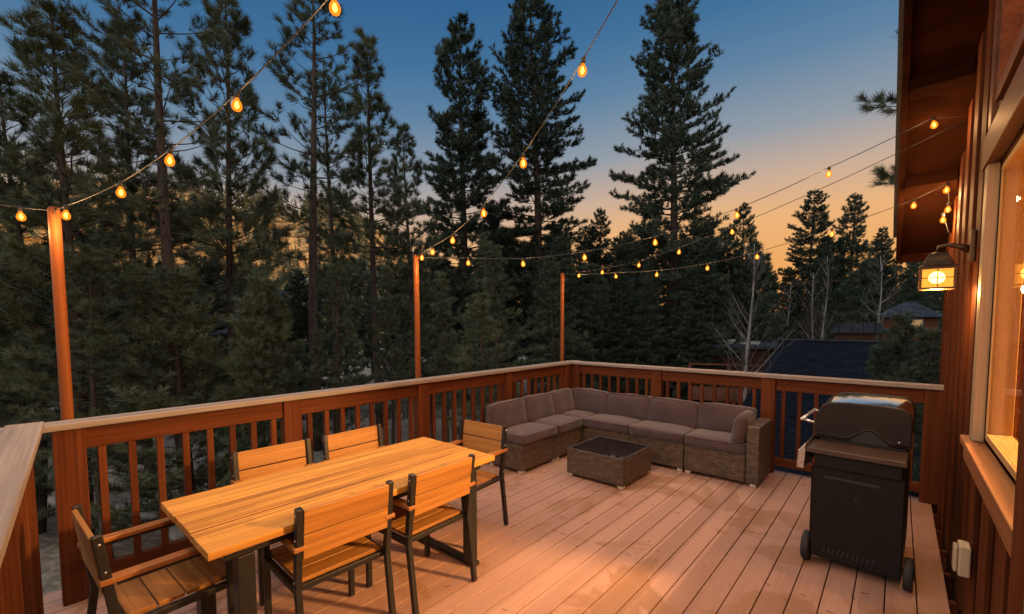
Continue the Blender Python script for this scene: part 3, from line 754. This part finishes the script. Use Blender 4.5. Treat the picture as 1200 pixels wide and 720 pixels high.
for z in (h0-.004, h1):
    for s in (-1, 1):
        fm.bar((lx-hw, s*hw, z), (lx+hw, s*hw, z), .009, .009); fm.bar((lx+s*hw, -hw, z), (lx+s*hw, hw, z), .009, .009)
zm = (h0+h1)/2
for s in (-1, 1):
    fm.bar((lx-hw, s*hw, zm), (lx+hw, s*hw, zm), .004, .004); fm.bar((lx+s*hw, -hw, zm), (lx+s*hw, hw, zm), .004, .004)
    fm.bar((lx, s*hw, h1), (lx, s*hw, h0), .004, .004); fm.bar((lx+s*hw, 0, h1), (lx+s*hw, 0, h0), .004, .004)
fm.build('cage', M['bronze'], ln)
gp = MB()
q = hw-.006
for s in (-1, 1):
    gp.box(lx-q, lx+q, *sorted((s*q, s*(q-.002))), h1+.006, h0-.006); gp.box(lx+min(s*q, s*(q-.002)), lx+max(s*q, s*(q-.002)), -q+.003, q-.003, h1+.006, h0-.006)
gp.build('glass', M['lantern_glass'], ln)
MB().lathe([(.004, -.095), (.018, -.1), (.028, -.113), (.031, -.125), (.026, -.14), (.014, -.15), (.003, -.153)], (lx, 0, 0), 16).build('lamp_bulb', M['lamp_white'], ln)
ln.scale = (1.25, 1.25, 1.25)
ll = bpy.data.lights.new('lantern_light', 'POINT'); ll.energy = 24; ll.color = (1, .5, .15); ll.shadow_soft_size = .03
lo = bpy.data.objects.new('lantern_light', ll); col.objects.link(lo); lo.parent = ln; lo.location = (lx, 0, -.195)

l2 = copy_tree(ln); l2.location = (WX-.025, .5, 2.40)
tag(l2, 'bronze bell-topped lantern beside the door near the camera, outside the right edge of the photo')
l2l = bpy.data.lights.new('lantern_light', 'POINT'); l2l.energy = 78; l2l.color = (1, .52, .2); l2l.shadow_soft_size = .03
for o in l2.children:
    if o.type == 'LIGHT': o.data = l2l

# ---------------------------------------------------------------- trees
def tri_mesh(name, V, F, m, smooth=False):
    me = bpy.data.meshes.new(name)
    V = np.asarray(V, dtype=np.float32); F = np.asarray(F, dtype=np.int32)
    k = F.shape[1]
    me.vertices.add(len(V)); me.vertices.foreach_set('co', V.ravel())
    me.loops.add(F.size); me.loops.foreach_set('vertex_index', F.ravel())
    me.polygons.add(len(F)); me.polygons.foreach_set('loop_start', np.arange(0, F.size, k, dtype=np.int32))
    me.update(calc_edges=True); me.materials.append(m); return me
def norm(a): return a/np.maximum(1e-9, np.linalg.norm(a, axis=1))[:, None]
def needle_tufts(rng, P, D, L, n, nl, nw, spread, tmin):
    K = len(P); P = np.repeat(P, n, 0); D = np.repeat(D, n, 0); L = np.repeat(L, n)
    t = rng.uniform(tmin, 1, K*n); pos = P + D*(L*t)[:, None]
    rad = rng.normal(size=(K*n, 3)); rad -= D*np.sum(rad*D, 1)[:, None]; rad = norm(rad)
    nd = norm(D*(.45+.6*t)[:, None] + rad*(spread*rng.uniform(.6, 1.2, K*n))[:, None] + np.array([0, 0, .06]))
    ln = nl*rng.uniform(.65, 1.15, K*n)
    wv = norm(np.cross(nd, rng.normal(size=(K*n, 3))))*(nw/2)
    V = np.empty((K*n, 3, 3)); V[:, 0] = pos-wv; V[:, 1] = pos+wv; V[:, 2] = pos+nd*ln[:, None]
    return V.reshape(-1, 3), np.arange(K*n*3).reshape(-1, 3)
def make_pine(seed, H, base, Rm, kind):
    """returns trunk mesh and crown mesh of a pine H metres tall"""
    rng = np.random.default_rng(seed); rd = random.Random(seed)
    mb = MB()
    r0 = {'young': .0105, 'big': .0125, 'bush': .011, 'tall': .0105}[kind]*H
    wob = [(rd.uniform(-.012, .012)*H, rd.uniform(-.012, .012)*H) for _ in range(3)]
    def axis(t):
        return np.array([wob[0][0]*math.sin(t*2.2)+wob[1][0]*math.sin(t*5), wob[0][1]*math.sin(t*2.4)+wob[1][1]*math.sin(t*4.4), H*t])
    ts = np.linspace(0, 1, 12); mb.tube([axis(t) for t in ts], [r0*(1-t)**.85+.012 for t in ts], 9)
    P, D, L = [], [], []
    z = base*H
    gap = {'young': .34, 'big': .36, 'bush': .30, 'tall': .50}[kind]
    while z < H*.985:
        t = z/H; tt = (t-base)/(1-base)
        prof = {'young': (1-tt)**.75*(.55+.45*min(1, tt*3)), 'bush': (1-tt)**.65*(.75+.25*min(1, tt*4)), 'big': min(1, (1-tt)*1.55+.04)**.85*(.6+.4*min(1, tt*3)), 'tall': (1-tt)**.6*(.45+.55*min(1, tt*2.5))}[kind]
        nb = rd.choice({'young': (5, 5, 6, 6), 'big': (6, 7, 7, 8), 'bush': (5, 6, 7), 'tall': (4, 4, 5)}[kind])
        a0 = rd.uniform(0, 6.3)
        for i in range(nb):
            Lb = Rm*prof*rd.uniform(.42, 1.2)+.16
            if kind == 'big' and rd.random() < .18: Lb *= .5
            az = a0+i*6.283/nb+rd.uniform(-.35, .35)
            if rd.random() < .12: continue
            Lb *= max(.35, .95+.15*math.sin(2*az+z*.55+seed)+.17*math.sin(az*3-z*1.15+seed*2))
            el = R({'young': -6+62*tt**1.3, 'big': -16+52*tt, 'bush': 0+55*tt, 'tall': -8+55*tt}[kind] + rd.uniform(-10, 10))
            p = axis(t)+np.array([0, 0, rd.uniform(-.15, .15)])
            seg = 5; pts = [p]; rise = {'young': .32, 'big': .16, 'bush': .35, 'tall': .3}[kind]
            dirs = []
            for s in range(seg):
                e = el + rise*(s/seg)**1.3*1.6; az2 = az+rd.uniform(-.12, .12)
                d = np.array([math.cos(az2)*math.cos(e), math.sin(az2)*math.cos(e), math.sin(e)])
                dirs.append(d); pts.append(pts[-1]+d*Lb/seg)
            rb = .006+.011*Lb
            mb.tube(pts, [rb*(1-.8*s/seg) for s in range(seg+1)], 4, cap=False)
            tw = {'young': .2, 'big': .2, 'bush': .17, 'tall': .19}[kind]
            nt_ = max(1, int(Lb*.72/tw)); tl = {'young': .42, 'big': .5, 'bush': .4, 'tall': .4}[kind]
            P.append(pts[-2]); D.append(dirs[-1]); L.append(Lb/seg+.1)
            for j in range(nt_):
                f = 1-(j+.3)*tw/max(Lb, .01)
                if f < .16: break
                q = f*seg; s = min(seg-1, int(q)); base_p = pts[s]+dirs[s]*Lb/seg*(q-s); d = dirs[s]
                side = np.cross(d, [0, 0, 1]); side /= np.linalg.norm(side)+1e-9
                for sg in (-1, 1):
                    if rd.random() < .12: continue
                    dd = d*rd.uniform(.5, .9)+side*sg*rd.uniform(.6, 1.0)+np.array([0, 0, rd.uniform(-.05, .45)])
                    dd /= np.linalg.norm(dd); l = tl*rd.uniform(.6, 1.15)*(1.0 if Lb > .6 else .6)*(1.2-.35*f)
                    P.append(base_p); D.append(dd); L.append(l)
                    if l > .25:
                        d3 = dd+np.array([rd.uniform(-.7, .7), rd.uniform(-.7, .7), rd.uniform(.1, .6)]); d3 /= np.linalg.norm(d3)
                        P.append(base_p+dd*l*.5); D.append(d3); L.append(l*.6)
        z += gap*rd.uniform(.75, 1.25)*(1.15-.45*tt)
    P.append(axis(.975)); D.append(np.array([0, 0, 1.])); L.append(H*.035)
    P, D, L = np.array(P), np.array(D), np.array(L)
    n, nl, nw, sp = {'young': (60, .2, .0125, .85), 'big': (31, .19, .034, .95), 'bush': (36, .19, .017, .85), 'tall': (48, .19, .0115, .85)}[kind]
    V, F = needle_tufts(rng, P, D, L, n, nl, nw, sp, {'big': .15, 'bush': .25}.get(kind, .42))
    return mb, (V, F)
PROTO = {}
def proto_tree(key, seed, H, base, Rm, kind, nm):
    mb, (V, F) = make_pine(seed, H, base, Rm, kind)
    PROTO[key] = (mb.mesh('trunk', M['bark']), tri_mesh('crown', V, F, nm), H)
proto_tree('youngA', 11, 10, .17, 1.75, 'young', M['needle'])
proto_tree('youngB', 23, 10, .3, 1.45, 'young', M['needle'])
proto_tree('tallA', 31, 16, .46, 2.3, 'tall', M['needle'])
proto_tree('tallB', 37, 13, .42, 1.6, 'tall', M['needle'])
proto_tree('bushA', 41, 6.5, .05, 1.6, 'bush', M['needle'])
proto_tree('bushB', 43, 7.5, .06, 1.5, 'bush', M['needle2'])
proto_tree('bigA', 51, 20, .10, 3.0, 'big', M['needle2'])
proto_tree('bigB', 57, 20, .16, 2.7, 'big', M['needle2'])
proto_tree('bigC', 61, 16, .08, 2.1, 'big', M['needle2'])
proto_tree('sideP', 71, 20, .43, 2.7, 'young', M['needle'])
def tree(key, px, top, D, label, group=None, rz=0, wide=1., lean=(0, 0), name='pine_tree'):
    tr, cr, H = PROTO[key]
    p = spot(px, D, top); h = p.z-GZ
    k = h/H
    t = thing(name, label, 'tree', (p.x, p.y, GZ-.05), rz, group)
    t.scale = (k*wide, k*wide, k); t.rotation_euler.x = lean[0]; t.rotation_euler.y = lean[1]
    for nm, me in (('trunk', tr), ('crown', cr)):
        o = bpy.data.objects.new(nm, me); col.objects.link(o); o.parent = t
    return t
trees = [
 ('youngA', 62, 12, 12.5, 'bushy young pine behind the leftmost light pole', 0.3, 1.15),
 ('youngB', 8, 95, 13.5, 'young pine cut by the left edge of the photo', 2.1, 1.1),
 ('tallA', 188, -120, 12.0, 'tallest bare-trunked pine behind the left railing, cut by the photo top', 1.0, 1.1),
 ('youngB', 150, 38, 15.0, 'slim pine just left of the bare-trunked tall pine', 4.0, .95),
 ('youngA', 258, -18, 15.5, 'full young pine right of the bare-trunked tall pine', 5.2, .85),
 ('tallB', 356, -30, 16.5, 'open-crowned pine with upswept branches, left of the blue sky gap', 2.6, 1.15),
 ('tallB', 383, 78, 18.5, 'thin pine close behind the open-crowned upswept pine', .4, .9),
 ('youngB', 436, 55, 19.0, 'pointed pine standing alone against the blue sky left of centre', 3.3, .95),
 ('youngB', 474, 152, 21.0, 'small pointed pine in front of the golden glow', 1.2, .9),
 ('bigC', 540, 18, 24.0, 'dense dark conifer rising behind the middle light pole', .2, 1.0),
 ('bigB', 622, -25, 23.0, 'large dark conifer with wide right-hand branches, centre of the photo', 4.4, 1.05),
 ('bigA', 790, -55, 23.0, 'tallest broad conifer with its trunk showing, right of centre', 3.4, .9),
 ('bigC', 703, 245, 30.0, 'small conifer in the sky gap between the two large conifers', 3.1, .95),
 ('bigC', 872, 238, 26.0, 'conifer right of the tallest broad conifer, beside the birch', 5.5, .8),
 ('bigB', 955, 222, 38.0, 'left and broadest of the far conifers against the orange sky', 1.1, 1.15),
 ('bigC', 1001, 228, 40.0, 'narrower far conifer between two others against the orange sky', 2.9, 1.0),
 ('bigC', 1037, 266, 42.0, 'short pointed far conifer left of the wall lantern', .9, .9),
 ('bigC', 1072, 285, 40.0, 'far conifer partly hidden behind the wall lantern', 4.1, .95),
]
for i, (k_, px, top, D, lab, rz, wd_) in enumerate(trees): tree(k_, px, top, D, lab, 'individual pines seen beyond the railing', rz, wd_)
tree('sideP', 1288, -560, 10.5, 'long-needled pine peeking out behind the house eave', 'individual pines seen beyond the railing', 2.2, 1.25)
rt = random.Random(99)
fill = [(-30,300,14),(30,330,10.5),(110,300,11),(150,330,9.5),(205,320,11.5),(255,300,10),(310,325,11),(330,290,14),(385,310,12),(420,270,15),(455,320,13),(500,285,16),(520,310,14),(560,280,17),(590,305,15),(640,300,17),(660,275,20),(690,315,18),(730,300,19),(760,310,17),(815,300,19),(845,320,21),(890,300,27),
        (20,240,20),(95,250,22),(130,265,19),(230,255,21),(290,262,20),(345,260,22),(405,265,23),(465,262,24),(510,240,27),(580,250,29),(650,255,30),(720,285,32),(760,260,31),(830,260,31),(900,300,36),(925,312,40),(985,300,44),(1020,318,46),(1055,318,48),(1090,330,45),(60,300,30),(170,290,32),(270,295,33),(370,300,34),(440,290,36),(540,300,38),(620,300,40),(700,310,42),(800,305,42),(860,320,44),(945,330,50),(1005,335,52),(1110,300,50)]
fill += [(575,252,27),(600,268,26),(655,262,28),(688,258,29),(725,262,28),(760,250,27),(822,258,27),(850,262,28),(515,262,27)]
fill += [(x, 305+20*math.sin(x), 25+9*((x*7) % 5)) for x in range(-20, 1110, 34)] + [(x, 318+22*math.sin(x*2), 11+1.3*((x*3) % 4)) for x in range(40, 860, 260)]
for i, (px, top, D) in enumerate(fill):
    if px < 530 and top < 300: top = 304 + (i*37 % 26)
    if 900 < px: D = max(D, 30)
    if px < 480 and D < 18 and i % 2: continue
    if px > 640 and D < 20: D = 20.5
    key = rt.choice(['youngB', 'youngB', 'youngA', 'bushA']) if D < 18 else rt.choice(['bushB', 'bigC', 'bushB', 'bigB'])
    lab = 'shrubby young pine filling the dark understorey beyond the railing' if D < 18 else 'dim conifer in the dark tree mass beyond the railing'
    tree(key, px+rt.uniform(-6, 6), top+rt.uniform(-14, 14), D, lab, 'understorey pines' if D < 18 else 'dim background conifers', rt.uniform(0, 6.3), rt.uniform(.9, 1.35))
tree('bushB', 1060, 372, 13.5, 'dark bushy pine in front of the blue roof near the lantern', None, 1.0, 1.3)
tree('bushB', 1092, 390, 10.5, 'dark bushy pine low against the house corner', None, 3.0, 1.2)

# bare birches
def birch(px, top, D, label, seed, spread=.5):
    p = spot(px, D, top); h = p.z-GZ; rd = random.Random(seed)
    t = thing('birch_tree', label, 'tree', (p.x, p.y, GZ-.05), rd.uniform(0, 6), 'bare pale birches')
    tr = MB(); tw = MB()
    pts = [Vector((.10*math.sin(i*.8+seed)*i/8, .12*math.sin(i*.6+seed*2)*i/8, h*i/9)) for i in range(10)]
    tr.tube(pts, [.075*(1-i/9.6)+.008 for i in range(10)], 7)
    for k in range(34):
        f = rd.uniform(.25, .97); i = int(f*9); q = pts[i].lerp(pts[min(9, i+1)], f*9-i)
        az = rd.uniform(0, 6.3); l = h*.17*(1.15-f)*rd.uniform(.7, 1.6)+.25; d = Vector((math.cos(az)*spread, math.sin(az)*spread, rd.uniform(.5, 1))).normalized()
        bp = [q+d*l*j/4+Vector((0, 0, .12*l*(j/4)**2)) for j in range(5)]
        (tr if k < 7 else tw).tube(bp, [.026*(1-j/5)*(1 if k < 7 else .6) for j in range(5)], 5)
        for m_ in range(6):
            c = bp[rd.randint(1, 4)]; a2 = rd.uniform(0, 6.3); d2 = (d+Vector((math.cos(a2), math.sin(a2), rd.uniform(-.1, .6)))*.8).normalized(); l2 = l*rd.uniform(.25, .6)
            tw.tube([c, c+d2*l2*.5, c+d2*l2+Vector((0, 0, .08*l2))], [.008, .006, .002], 3, cap=False)
    tr.build('trunk', M['birch'], t); tw.build('twigs', M['twig'], t)
birch(880, 285, 15.0, 'pale forked birch rising in front of the reddish neighbour deck', 3, .5)
birch(968, 300, 27, 'bare birch standing behind the blue roof, below the far conifers', 5, .45)
birch(955, 318, 29, 'thinner bare birch just left of the birch behind the blue roof', 8, .4)
birch(1032, 298, 24, 'wide-branching bare birch between the blue roof and the lantern', 12, .9)
birch(925, 330, 30, 'slender bare birch above the flat-topped neighbour roof', 17, .45)

# ---------------------------------------------------------------- ground
def gz(x, y):
    d = math.hypot(x, y)
    h = .12*math.sin(x*.31+1)*math.sin(y*.27)+.06*math.sin(x*.9)*math.sin(y*.8+2)
    return GZ + h*min(1, max(0, (d-4)/6)) + max(0, d-55)*.035
gv = []; gf = []
xs = [-400, -250, -160, -110, -80]+[-60+i*1.5 for i in range(74)]+[60, 90, 140, 220, 400]; ys = [-120, -60, -30]+[-15+i*1.5 for i in range(62)]+[90, 120, 180, 260, 400]
for yy in ys:
    for xx in xs: gv.append((xx, yy, gz(xx, yy)))
nx = len(xs)
for j in range(len(ys)-1):
    for i in range(nx-1): gf.append((j*nx+i, j*nx+i+1, (j+1)*nx+i+1, (j+1)*nx+i))
mb = MB(); mb.add(gv, gf, True); tag(mb.build('ground', M['ground']), kind='structure')

def hillmat():
    m, nt, b = mat('dry_grass_hillside')
    v = coords(nt, (1, 1, 1)); n1 = N(nt, 'ShaderNodeTexNoise', i_Scale=.22, i_Detail=8., i_Roughness=.7); nt.links.new(v, n1.inputs['Vector'])
    n2 = N(nt, 'ShaderNodeTexNoise', i_Scale=.03, i_Detail=4.); nt.links.new(v, n2.inputs['Vector'])
    f = math_n(nt, 'ADD', math_n(nt, 'MULTIPLY', n1.outputs['Fac'], .75), math_n(nt, 'MULTIPLY', n2.outputs['Fac'], .25))
    r = ramp(nt, f, [(.43, (.03, .03, .015)), (.5, (.2, .13, .05)), (.57, (.52, .36, .14)), (.7, (.6, .43, .2))]); nt.links.new(r.outputs['Color'], b.inputs['Base Color'])
    b.inputs['Roughness'].default_value = 1; bump(nt, b, f, 1., 1.2); return m
hv = []; hf = []; na, nr_ = 90, 26
for j in range(nr_):
    for i in range(na):
        az = R(-112+i*70/(na-1)); rr_ = 95+j*7
        e = math.sin(min(1, j/15)*math.pi/2)*(1 if j < 16 else 1-.03*(j-15))
        u = (math.degrees(az)+112)/70
        hgt = 47*e*min(1, .12+1.15*math.sin(math.pi*min(1, u*.95+.05)))+2.5*math.sin(az*17)*e+1.2*math.sin(az*41+j*.5)*e
        hv.append((math.sin(az)*rr_, math.cos(az)*rr_, GZ+.5+max(0, hgt)))
for j in range(nr_-1):
    for i in range(na-1): hf.append((j*na+i, (j+1)*na+i, (j+1)*na+i+1, j*na+i+1))
mb = MB(); mb.add(hv, hf, True); tag(mb.build('hills', hillmat()), kind='structure')
mb = MB(); n_ = 40  # unseen ridge to the right, added to keep the low sun off the deck
for i in range(n_+1):
    y = -260+i*14; hh = 46+3*math.sin(i*.7)+2*math.sin(i*1.9)
    mb.v += [(150, y, GZ), (205, y, hh), (270, y, GZ)]; 
for i in range(n_):
    for k in (0, 1): mb.f.append((i*3+k, i*3+k+1, (i+1)*3+k+1, (i+1)*3+k)); mb.sm.append(True)
tag(mb.build('hills', hillmat()), kind='structure')

def hill_z(az, rr_):
    j = (rr_-95)/7; e = math.sin(min(1, j/15)*math.pi/2); u = (math.degrees(az)+112)/70
    return GZ+.4+max(0, 47*e*min(1, .12+1.15*math.sin(math.pi*min(1, u*.95+.05))))
rg_ = np.random.default_rng(8); HV = []
for i in range(2300):
    az = R(-110+66*rg_.random()); rr_ = 100+98*rg_.random()**.8; h = rg_.uniform(2.5, 8.5); w_ = h*rg_.uniform(.13, .2)
    if math.sin(az*60)+math.sin(rr_*.16+az*25) < rg_.uniform(-1.6, .9): continue
    b0 = np.array([math.sin(az)*rr_, math.cos(az)*rr_, hill_z(az, rr_)])
    for k in range(34):
        t = (k/34)**.9; a = rg_.uniform(0, 6.28); rr2 = w_*(1-t)*rg_.uniform(.7, 1.25)+.1
        tip = b0+[math.cos(a)*rr2, math.sin(a)*rr2, h*t-.12*rr2]; c0 = b0+[0, 0, h*t+.02*h]; sd2 = np.array([-math.sin(a), math.cos(a), 0])*rr2*.55
        HV += [c0+[0, 0, h*.07], tip+sd2, tip-sd2]
HV = np.array(HV)
o = bpy.data.objects.new('hillside_woods', tri_mesh('hillside_woods', HV, np.arange(len(HV)).reshape(-1, 3), M['needle2'])); col.objects.link(o)
tag(o, 'scattered dark conifers on the golden hillside beyond the pines', 'woods', kind='stuff')

# ---------------------------------------------------------------- neighbours
def block(name, m, parent, x0, x1, y0, y1, z0, z1, bev=0): return MB().box(x0, x1, y0, y1, z0, z1).build(name, m, parent, bev)
# blue roofed house just below the deck's far end
A = spot(897, 19.5); a_ = math.atan2(A.y, A.x)
nb = thing('neighbour_house', 'neighbour house with large dark blue shingled roof beyond the grill', 'house', (-3.3, 9.75, GZ))
RZ0, RZ1, RL = .75, 3.75, 9.2
slope = math.atan2(RZ1-RZ0, RL)
roof_o = MB().box(0, 13, 0, math.hypot(RL, RZ1-RZ0), -.12, 0).build('roof', M['shingle'], nb)
roof_o.location = (0, 0, RZ0); roof_o.rotation_euler.x = slope
ro2 = MB().box(0, 13, -math.hypot(RL, 2.5), 0, -.12, 0).build('roof', M['shingle'], nb); ro2.location = (0, 2*RL, RZ0); ro2.rotation_euler.x = -slope
block('wall', M['darkwood'], nb, .3, 12.7, .4, 2*RL-.4, -.3, .62)
MB().prism([(.5, .6), (2*RL-.5, .6), (RL, RZ1-.25)], 'X', .3, 12.7).build('gable_wall', M['darkwood'], nb)
block('ridge_cap', M['shingle2'], nb, -.02, 13.02, RL-.14, RL+.14, RZ1-.02, RZ1+.04, .01)
dm = MB(); dm.box(1.6, 2.9, RL+.2, RL+1.8, RZ1-.5, RZ1+.28); dm.build('dormer', M['darkwood'], nb)
MB().prism([(1.45, RZ1+.28), (3.05, RZ1+.28), (2.8, RZ1+.62), (1.7, RZ1+.62)], 'Y', RL+.1, RL+1.9).build('dormer_roof', M['shingle2'], nb)
for x, y in ((4.2, 5.2), (6.3, 7.0)): MB().lathe([(.06, 0), (.06, .35), (.08, .36), (.08, .42), (.02, .45)], (x, y, RZ0+(RZ1-RZ0)*y/RL-.02), 10).build('vent_pipe', M['pipe'], nb)
# flat roofed shed and reddish deck to its left
B = spot(905, 21)
sh_ = thing('flat_roof_shed', 'low flat-roofed outbuilding with pale junk on its roof, left of the blue roof', 'shed', (B.x-1.9, B.y, GZ))
block('wall', M['darkwood'], sh_, -1.4, 2.2, -1.2, 1.6, 0, 3.35); block('roof', M['shingle2'], sh_, -1.6, 2.4, -1.4, 1.8, 3.36, 3.5, .01)
for i in range(5): MB().box(-.4+i*.42, -.1+i*.42, -1.1+.1*i, -.5, 3.505, 3.58+.05*(i % 3)).build('loose_board', M['pale'], sh_, .01)
C_ = spot(858, 17.5)
nd = thing('neighbour_deck', 'small reddish wooden deck with railing beside the pale birch', 'deck', (C_.x, C_.y, GZ), R(20))
block('platform', M['redwall'], nd, -1.4, 1.6, -1.2, 1.2, 1.75, 1.9, .01)
for x in (-1.35, 0, 1.55):
    for y in (-1.15, 1.15): block('post', M['redwall'], nd, x-.05, x+.05, y-.05, y+.05, 0, 2.75)
for y in (-1.15, 1.15): block('rail', M['redwall'], nd, -1.4, 1.6, y-.03, y+.03, 2.76, 2.82)
for i in range(14): block('baluster', M['redwall'], nd, -1.2+i*.2, -1.17+i*.2, -1.165, -1.135, 1.9, 2.755)
# far cabin by the lantern
F_ = spot(1064, 33)
fc = thing('far_cabin', 'distant cabin with grey hip roof and red brown wall below the lantern', 'cabin', (F_.x, F_.y, GZ))
block('wall', M['redwall'], fc, -1.15, 1.15, -1.0, 1.0, 0, 4.65)
rfm = MB(); rfm.add([(-1.5, -1.4, 4.65), (1.5, -1.4, 4.65), (1.5, 1.4, 4.65), (-1.5, 1.4, 4.65), (-.2, 0, 5.5), (.2, 0, 5.5)], [(0,1,5,4), (1,2,5), (2,3,4,5), (3,0,4), (3,2,1,0)]); rfm.build('roof', M['shingle2'], fc)
w1 = block('window', M['pale'], fc, .1, .6, -1.05, -1.005, 4.0, 4.55); block('pane', M['litwin'], w1, .16, .54, -1.065, -1.052, 4.06, 4.49)
# left house through the trees
G_ = spot(95, 27)
lh = thing('neighbour_house', 'neighbour house with pale blue-grey roof half hidden by the left pines', 'house', (G_.x, G_.y, GZ), R(48))
block('wall', M['darkwood'], lh, -7, 7, 0, 7, 0, 4.0)
o = MB().box(-7.6, 7.6, 0, 4.8, -.1, 0).build('roof', M['shingle2'], lh); o.location = (0, -.8, 3.95); o.rotation_euler.x = R(28)
o = MB().box(-7.6, 7.6, -4.8, 0, -.1, 0).build('roof', M['shingle2'], lh); o.location = (0, 7.7, 3.95); o.rotation_euler.x = R(-28)
block('porch_floor', M['pale'], lh, -6, 4, -2.6, -.02, 1.0, 1.15, .01)
for x in (-5.9, -3.4, -.9, 1.6, 3.9): block('porch_post', M['pale'], lh, x-.06, x+.06, -2.55, -2.43, 1.15, 3.3)
block('porch_rail', M['pale'], lh, -6, 4, -2.55, -2.45, 1.95, 2.05)
for x in (-4.5, -1.8, 2.6): block('window', M['pale'], lh, x-.5, x+.5, -.04, -.005, 1.9, 3.1)
# logs and pale boulders on the forest floor
rl = random.Random(21)
for i, (px, D, L) in enumerate(((60, 16, 2.2), (205, 17, 1.6), (330, 21, 2.6), (395, 24, 2.2), (150, 13, 1.4))):
    p = spot(px, D); a = rl.uniform(-.5, .5)+.7
    t = thing('fallen_log', 'bleached fallen log lying on the forest floor below the railing', 'log', (p.x, p.y, GZ+.1), a, 'fallen logs under the pines')
    MB().tube([(-L/2, 0, 0), (-L/4, .05, .03), (0, 0, .02), (L/4, -.06, .04), (L/2, 0, .05)], [.12, .115, .11, .095, .08], 8).build('stem', M['pale'], t)
    MB().tube([(L/5, 0, .05), (L/4, .15, .3), (L/3.5, .22, .42)], [.035, .025, .01], 5).build('stub', M['pale'], t)
for i in range(16):
    p = spot(rl.uniform(20, 480), rl.uniform(11, 26)); s = rl.uniform(.2, .5)
    mb = MB(); mb.cushion((0, 0, s*.3), s*rl.uniform(1.2, 2), s*1.3, s*rl.uniform(.7, 1), None, s*.3, s*.2, 6, i)
    o = mb.build('boulder', M['pale']); o.location = (p.x, p.y, GZ-.02); o.rotation_euler.z = rl.uniform(0, 6)
    tag(o, 'pale boulder on the forest floor beneath the pines', 'boulder', 'boulders under the pines')

# ---------------------------------------------------------------- dusk sky
w = bpy.data.worlds.new('World'); scene.world = w; w.use_nodes = True
nt = w.node_tree; bg = nt.nodes['Background']
tc = N(nt, 'ShaderNodeTexCoord'); sep = N(nt, 'ShaderNodeSeparateXYZ'); nt.links.new(tc.outputs['Generated'], sep.inputs[0])
hz = math_n(nt, 'MULTIPLY', sep.outputs[0], -1.0)
mr = N(nt, 'ShaderNodeMapRange', i_1=.35, i_2=.95, i_3=0., i_4=.075); nt.links.new(hz, mr.inputs[0])
elev = math_n(nt, 'ADD', sep.outputs[2], mr.outputs[0])
r = ramp(nt, elev, [(0, (.80, .33, .085)), (.12, (.86, .40, .12)), (.2, (.84, .45, .19)), (.27, (.60, .42, .30)), (.35, (.29, .33, .38)), (.45, (.115, .225, .36)), (.53, (.052, .16, .32)), (.62, (.026, .115, .27)), (.72, (.1, .2, .36)), (.83, (.62, .74, .9)), (1, (.7, .82, 1.0))])  # top stops raised above dusk level, added fill from overhead
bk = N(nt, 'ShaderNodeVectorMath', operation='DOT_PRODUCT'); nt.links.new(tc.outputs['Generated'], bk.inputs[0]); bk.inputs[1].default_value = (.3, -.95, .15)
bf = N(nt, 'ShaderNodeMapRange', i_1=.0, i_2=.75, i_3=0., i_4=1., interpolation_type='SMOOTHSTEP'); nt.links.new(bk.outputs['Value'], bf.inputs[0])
c = mixc(nt, bf.outputs[0], r.outputs['Color'], (1.18, 1.17, 1.18))  # bright white mixed into the sky behind the camera as added fill
sky = N(nt, 'ShaderNodeTexSky', sky_type='NISHITA'); sky.sun_disc = False; sky.sun_elevation = R(6.0); sky.sun_rotation = R(97); sky.altitude = 1900
sm = N(nt, 'ShaderNodeVectorMath', operation='SCALE'); sm.inputs['Scale'].default_value = .004; nt.links.new(sky.outputs[0], sm.inputs[0])
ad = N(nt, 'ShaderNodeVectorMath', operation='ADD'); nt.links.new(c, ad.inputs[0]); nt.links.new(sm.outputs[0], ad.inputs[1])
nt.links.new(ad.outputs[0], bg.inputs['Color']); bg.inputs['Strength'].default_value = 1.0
sd_ = bpy.data.lights.new('sun', 'SUN'); sd_.energy = 5.0; sd_.angle = R(1.5); sd_.color = (1, .43, .09)
so = bpy.data.objects.new('sun', sd_); col.objects.link(so)
so.rotation_euler = Vector((-1, .12, -math.tan(R(6)))).to_track_quat('-Z', 'Y').to_euler()

# ---------------------------------------------------------------- view
scene.view_settings.view_transform = 'Standard'; scene.view_settings.look = 'None'
scene.view_settings.exposure = 0; scene.view_settings.gamma = 1
scene.cycles.use_denoising = True
scene.cycles.max_bounces = 6; scene.cycles.diffuse_bounces = 3; scene.cycles.glossy_bounces = 3; scene.cycles.transparent_max_bounces = 16
scene.cycles.sample_clamp_indirect = 4
scene.cycles.caustics_reflective = False; scene.cycles.caustics_refractive = False
